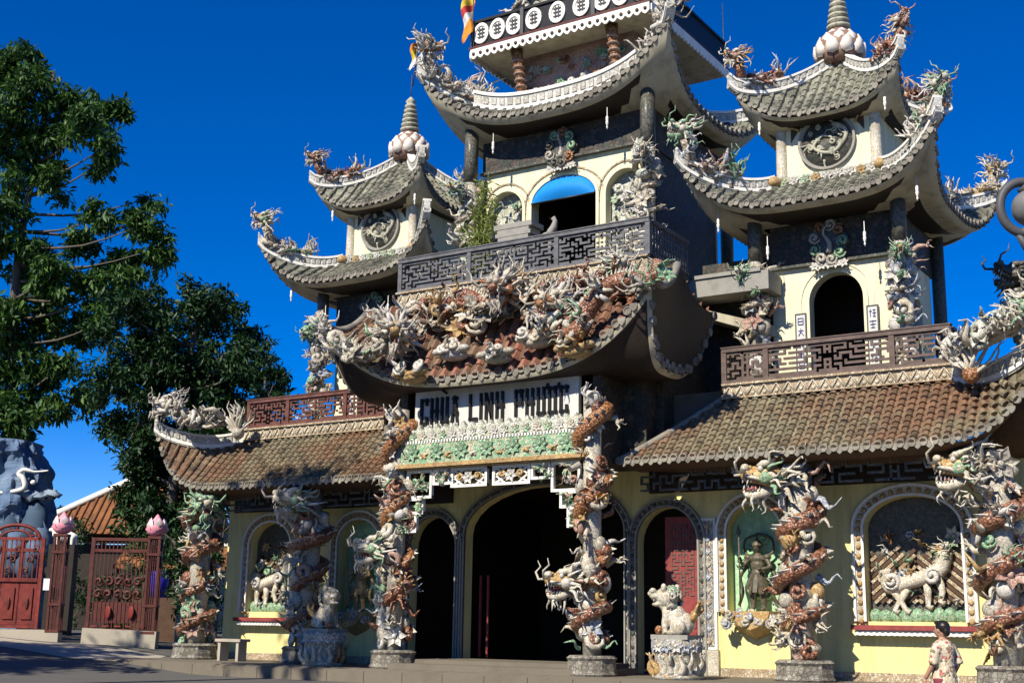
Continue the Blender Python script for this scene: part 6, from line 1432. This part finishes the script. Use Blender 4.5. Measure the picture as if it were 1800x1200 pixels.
mb = MB(); mb.tube([A+Vector((0, 0, .08)), D+Vector((0, 0, .12)), C_+Vector((0, 0, .12))], .16, 6); obj('ridge', mb, 'white', ro)
mb = MB(); A, B, C_, D = hp(-15.4, 51.0, 3.5), hp(-10.5, 51.0, 3.5), hp(-10.5, 53.0, 4.4), hp(-15.4, 53.0, 4.4); mb.add([A, B, C_, D]+[p-Vector((0, 0, .1)) for p in (A, B, C_, D)], [(0, 1, 2, 3), (7, 6, 5, 4), (0, 4, 5, 1), (1, 5, 6, 2), (2, 6, 7, 3), (3, 7, 4, 0)])
sh_ = thing('garden_shed', hp(-13, 52, .8), 'low open shed with a rusty orange roof right behind the open gate', 'shed'); obj('roof', mb, 'orange_roof', sh_)
mb = MB(); mb.bar(hp(-15.4, 53.1, 4.5), hp(-10.5, 53.1, 4.5), .25, .14); obj('ridge', mb, 'white', sh_)
for l in (-15.2, -13, -10.7):
    for d in (51.2, 52.8): mb = MB(); mb.bar(hp(l, d, .7), hp(l, d, 3.55 if d < 52 else 4.3), .12, .12, 0, FWD); obj('post', mb, 'wood_and_shade', sh_)
# painted rock wall with clouds and a crane
rk = thing('painted_rock', fr(-20.6, 53, .9), 'blue painted artificial rock with cloud and mountain relief at the left edge', 'painted rock')
rng = random.Random(4); rn_ = [[rng.uniform(-.12, .12) for _ in range(15)] for _ in range(15)]
from mathutils import noise as NZ
def rockp(a, b):
    an = 6.283*a; i, j = int(a*14) % 14, int(b*14); r = rn_[i][j]*(0 if b in (0, 1) else 1)
    hw = 2.1+r+.35*(1-b)+(-.35*max(0, b-.85)/.15); dp = 1.4+r; sq = lambda v: math.copysign(abs(v)**.55, v)
    q0 = Vector((math.cos(an)*2, math.sin(an)*2, b*5)); r2 = .38*NZ.noise(q0*.9)+.2*NZ.noise(q0*2.3)+.1*NZ.noise(q0*5); hw += r2*(1 if b < .99 else 0); dp += r2*1.4*(1 if b < .99 else 0)
    return fr(-21.2+hw*sq(math.cos(an)), 53+dp*sq(math.sin(an)), .8+7.7*b+.15*rn_[(i*3) % 14][2])
mb = MB(); mb.grid(rockp, 84, 60, 0, False); top = [rockp(k/84, 1) for k in range(84)]; mb.add(top, [tuple(range(84))]); obj('rock_body', mb, 'rock', rk)
for band, (z, mt) in enumerate(((3.9, 'rock_dark'), (4.7, 'rock'), (5.5, 'rock_dark'), (6.3, 'rock_pale'))):
    for k in range(5):
        l = -22.4+k*.88+.3*(band % 2); mb = MB(); hh = rng.uniform(.5, .9)
        mb.lathe([(.62, -.9), (.55, -.5), (.5, -.1), (.44, hh*.2), (.3, hh*.5), (.14, hh*.8), (.02, hh)], fr(l, 51.75+.05*band, z), 11, 0, True, rng.random()*3) if band < 3 else [mb.ell(fr(l+q*.4, 51.62, z+.1*math.sin(q*2+k)), (.38, .16, .14), 9, 5, 0, Matrix.Rotation(H, 3, 'Z')) for q in range(2)]
        mb.v = [(v[0]+rng.uniform(-.1, .1), v[1]+rng.uniform(-.1, .1), v[2]+rng.uniform(-.12, .12)) for v in mb.v]
        obj('mountain_relief' if band < 3 else 'cloud_relief', mb, mt, rk)
mb = MB(); mb.ell(fr(-19.0, 51.55, 6.75), (.12, .1, .1), 8, 6)
pts = smooth_path([fr(-20.6, 51.5, 6.3), fr(-19.8, 51.4, 6.35), fr(-19.25, 51.3, 6.5), fr(-19.3, 51.3, 6.85), fr(-19.5, 51.3, 7.05), fr(-19.3, 51.3, 7.22), fr(-18.9, 51.3, 7.15), fr(-18.35, 51.3, 7.2)], 5)
mb.tube(pts, [.03+.075*math.sin(min(1, i/len(pts)*1.15)*3.1)**.6*(1 if i < len(pts)*.8 else .45) for i in range(len(pts))], 8); obj('crane_relief', mb, 'white', rk)
wl = thing('white_goat_statue', fr(-16.0, 46, 4.0), 'small white animal figure peeking above the gate beside the arched crest', 'figurine')
mb = MB(); P = lambda a, b, c: fr(-15.95+a, 46+b, 4.05+c)
mb.ell(P(.35, 0, .22), (.42, .2, .2), 10, 7, 0, Matrix.Rotation(H, 3, 'Z')); mb.ell(P(-.05, 0, .5), (.16, .13, .17)); mb.tube([P(.02, 0, .25), P(-.05, 0, .5)], [.16, .12], 8); mb.ell(P(-.2, -.02, .46), (.1, .07, .07))
for q in (-1, 1): mb.tube([P(-.02, .07*q, .6), P(.0, .1*q, .85)], [.05, .015], 6); 
for a in (.1, .6):
    for q in (-1, 1): mb.tube([P(a, .1*q, .2), P(a, .1*q, -.12)], [.08, .06], 7)
remesh('body', mb, 'white', wl, .03)
mb = MB(); mb.box(P(.3, 0, -1.7), (.9, .5, 3.3), H); obj('pillar', mb, 'wood_and_shade', wl)
# ================================================================ street lamp at the right edge
lp = thing('street_lamp', tuple(EYE+LAT*7.19+FWD*14.2-Vector((0, 0, 1.35))), 'grey street lamp with a ring shaped scroll bracket at the right edge', 'street lamp')
LC = EYE+(LAT*5.89)+FWD*14.2; LC.z = 6.19
def lq(a, z, dd=0): q = LC+LAT*a+FWD*dd; return Vector((q.x, q.y, LC.z+z))
mb = MB(); mb.tube([lq(1.3, -6.19), lq(1.3, -2.5), lq(1.3, 1.2)], [.10, .075, .06], 12); mb.lathe([(.2, 0), (.2, .3), (.12, .4)], lq(1.3, -6.19), 12); obj('pole', mb, 'lamp_metal', lp)
mb = MB(); pts = [lq(.28*math.cos(a)*(1.0), .28*math.sin(a)*1.12) for a in [.9+k*5.6/26 for k in range(27)]]; mb.tube(pts, [.055]*27, 8); pts = smooth_path([lq(-.12, -.25), lq(-.05, -.38), lq(.1, -.47), lq(.4, -.5), lq(1.3, -.45)], 5); mb.tube(pts, .035, 8); pts = smooth_path([lq(.15, .26), lq(.5, .36), lq(1.3, .3)], 5); mb.tube(pts, .03, 8); obj('scroll_bracket', mb, 'lamp_metal', lp)
mb = MB(); mb.ell(lq(.08, 0), (.22, .22, .22), 16, 12); obj('glass_globe', mb, 'lamp_glass', lp)
mb = MB(); mb.ell(lq(.02, -.30), (.14, .10, .07), 12, 8); mb.tube([lq(-.12, -.28), lq(.02, -.5), lq(.1, -.56)], [.03, .06, .03], 8); mb.lathe([(.1, .18), (.14, .22), (.06, .3)], lq(.08, 0), 12); obj('lamp_holder', mb, 'lamp_metal', lp)
# ================================================================ flags
def flag(base, h, cols, size, label, lean=(0, 0), seed=1, group='small flags'):
    t = thing('flag', base, label, 'flag', group); b = Vector(base); top = b+Vector((lean[0]*h, lean[1]*h, h))
    mb = MB(); mb.tube([b, top], .022, 6); obj('flag_pole', mb, 'lamp_metal', t)
    n = len(cols)
    for k, cl_ in enumerate(cols):
        def f(a, bb, k=k):
            v = (k+bb)/n; w_ = size*(.42*(1-.25*v)); p = top.lerp(b, v*size*1.15/h); s_ = a*w_
            return p+LAT*(-s_*.75+.04*math.sin(v*9+a*3))+FWD*(.12*math.sin(a*5+v*4))*size-Vector((0, 0, a*.28*size))
        mb = MB(); mb.grid(f, 8, 4); mb.grid(lambda a, bb: f(a, bb)+FWD*.008, 8, 4, 0, True, True); obj('stripe', mb, cl_, t)
flag((-2.98, 2.92, 18.7), 1.75, ['flag_y', 'flag_r', 'flag_w', 'flag_o', 'flag_o'], 1.15, 'orange and white striped flag hanging at the left corner of the balcony', (0.02, 0), 2)
flag((-4.45, 1.95, 17.35), 1.5, ['flag_o', 'flag_y', 'flag_w'], .7, 'narrow faded flag on the left roof tip of the central tower', (.12, 0), 3)
ant = MB(); ant.tube([(2.98, 8.25, 18.6), (2.98, 8.25, 20.9)], [.03, .018], 6); ant.lathe([(.06, 0), (.06, .15), (.03, .2)], (2.98, 8.25, 18.6), 8); obj('antenna', ant, 'white', CT)
# ================================================================ the person walking past
def person():
    b = Vector((13.24, -8.62, 0)); t = thing('person', b, 'person in a cream and red patterned shirt and maroon trousers walking left past the wall', 'person')
    f = Vector((-.93, .36, 0)).normalized(); sd_ = Vector((f.y, -f.x, 0))     # facing left; sd_ = the person's right
    P = lambda a, s, z: b+f*a+sd_*s+Vector((0, 0, z))
    mb = MB()
    for q, (k1, k2, a_) in ((1, (.10, .17, .17)), (-1, (-.02, -.14, -.20))):
        mb.tube([P(0, .08*q, .78), P(k1, .085*q, .44), P(k2, .085*q, .10), P(k2+.01, .085*q, .05)], [.095, .065, .042, .045], 10); mb.ell(P(k2+.06, .085*q, .035), (.11, .05, .04), 10, 6, 0, Matrix.Rotation(math.atan2(f.y, f.x), 3, 'Z'))
    mb.tube([P(0, 0, .76), P(0, 0, .9), P(.0, 0, 1.05), P(.0, 0, 1.2), P(-.01, 0, 1.27), P(-.01, 0, 1.32)], [.13, .125, .115, .13, .09, .05], 14, 0, 1.0)
    for q, (e, h_) in ((1, (-.10, .02)), (-1, (.02, .16))):
        mb.tube([P(-.01, .15*q, 1.235), P(e, .19*q, 1.0), P(h_, .19*q, .80)], [.052, .042, .03], 9)
        w_ = P(h_+.015, .19*q, .75); mb.ell(w_, (.03, .022, .045), 8, 6)
        for k in range(4): mb.tube([w_+f*(-.022+.015*k)-Vector((0, 0, .03)), w_+f*(-.02+.016*k)-Vector((0, 0, .075)), w_+f*(-.008+.014*k)-Vector((0, 0, .10-.006*abs(k-1.5)))], [.0095, .009, .007], 5)
        mb.tube([w_+f*.025, w_+f*.045-Vector((0, 0, .035)), w_+f*.042-Vector((0, 0, .065))], [.011, .01, .008], 5)
    mb.tube([P(-.01, 0, 1.26), P(.01, 0, 1.36)], [.05, .045], 9)
    mb.ell(P(.015, 0, 1.44), (.095, .075, .112), 14, 10, 0, Matrix.Rotation(math.atan2(f.y, f.x), 3, 'Z')); mb.ell(P(.06, 0, 1.385), (.05, .045, .04)); mb.tube([P(.095, 0, 1.45), P(.128, 0, 1.415), P(.1, 0, 1.405)], [.012, .017, .014], 7); mb.tube([P(.09, -.02, 1.385), P(.102, 0, 1.385), P(.09, .02, 1.385)], [.01, .012, .01], 6)
    for q in (-1, 1): mb.ell(P(0, .078*q, 1.43), (.022, .012, .032), 7, 5)
    remesh('body', mb, 'skin', t, .009)
    ey = MB()
    for q in (-1, 1): ey.ell(P(.095, .032*q, 1.452), (.012, .012, .009), 7, 5)
    obj('eyes', ey, 'hair', t)
    sh = MB(); sh.tube([P(0, 0, .68), P(0, 0, .80), P(0, 0, .95), P(0, 0, 1.1), P(0, 0, 1.2), P(-.01, 0, 1.285), P(-.005, 0, 1.315)], [.185, .17, .15, .15, .16, .105, .058], 16)
    for q, e in ((1, -.10), (-1, .02)): sh.tube([P(-.01, .12*q, 1.24), P(e*.35-.01, .185*q, 1.13), P(e, .2*q, .98)], [.075, .072, .07], 10)
    o = remesh('shirt', sh, 'shirt', t, .02)
    tr = MB()
    for q, (k1, k2) in ((1, (.10, .17)), (-1, (-.02, -.14))): tr.tube([P(0, .075*q, .80), P(k1, .085*q, .45), P(k2, .085*q, .12)], [.115, .092, .08], 11)
    tr.ell(P(0, 0, .78), (.135, .14, .12)); remesh('trousers', tr, 'trousers', t, .018)
    hr = MB(); hr.ell(P(-.018, 0, 1.475), (.105, .09, .095), 14, 9, 0, Matrix.Rotation(math.atan2(f.y, f.x), 3, 'Z')); hr.ell(P(-.075, 0, 1.42), (.05, .07, .075)); hr.ell(P(.06, 0, 1.535), (.055, .06, .028)); remesh('hair', hr, 'hair', t, .012)
person()
# ---------------------------------------------------------------- move every mesh origin to the base of its own shape
for o in list(bpy.data.objects):
    if o.type != 'MESH' or o.data.users != 1: continue
    n = len(o.data.vertices)
    if not n: continue
    co = np.empty(n*3, np.float32); o.data.vertices.foreach_get('co', co); co = co.reshape(-1, 3); lo, hi = co.min(0), co.max(0)
    c = np.array([(lo[0]+hi[0])/2, (lo[1]+hi[1])/2, lo[2]]); co -= c; o.data.vertices.foreach_set('co', co.ravel()); o.data.update()
    o.location = Vector(o.location)+Vector(c.tolist())
    for ch in o.children: ch.location = Vector(ch.location)-Vector(c.tolist())
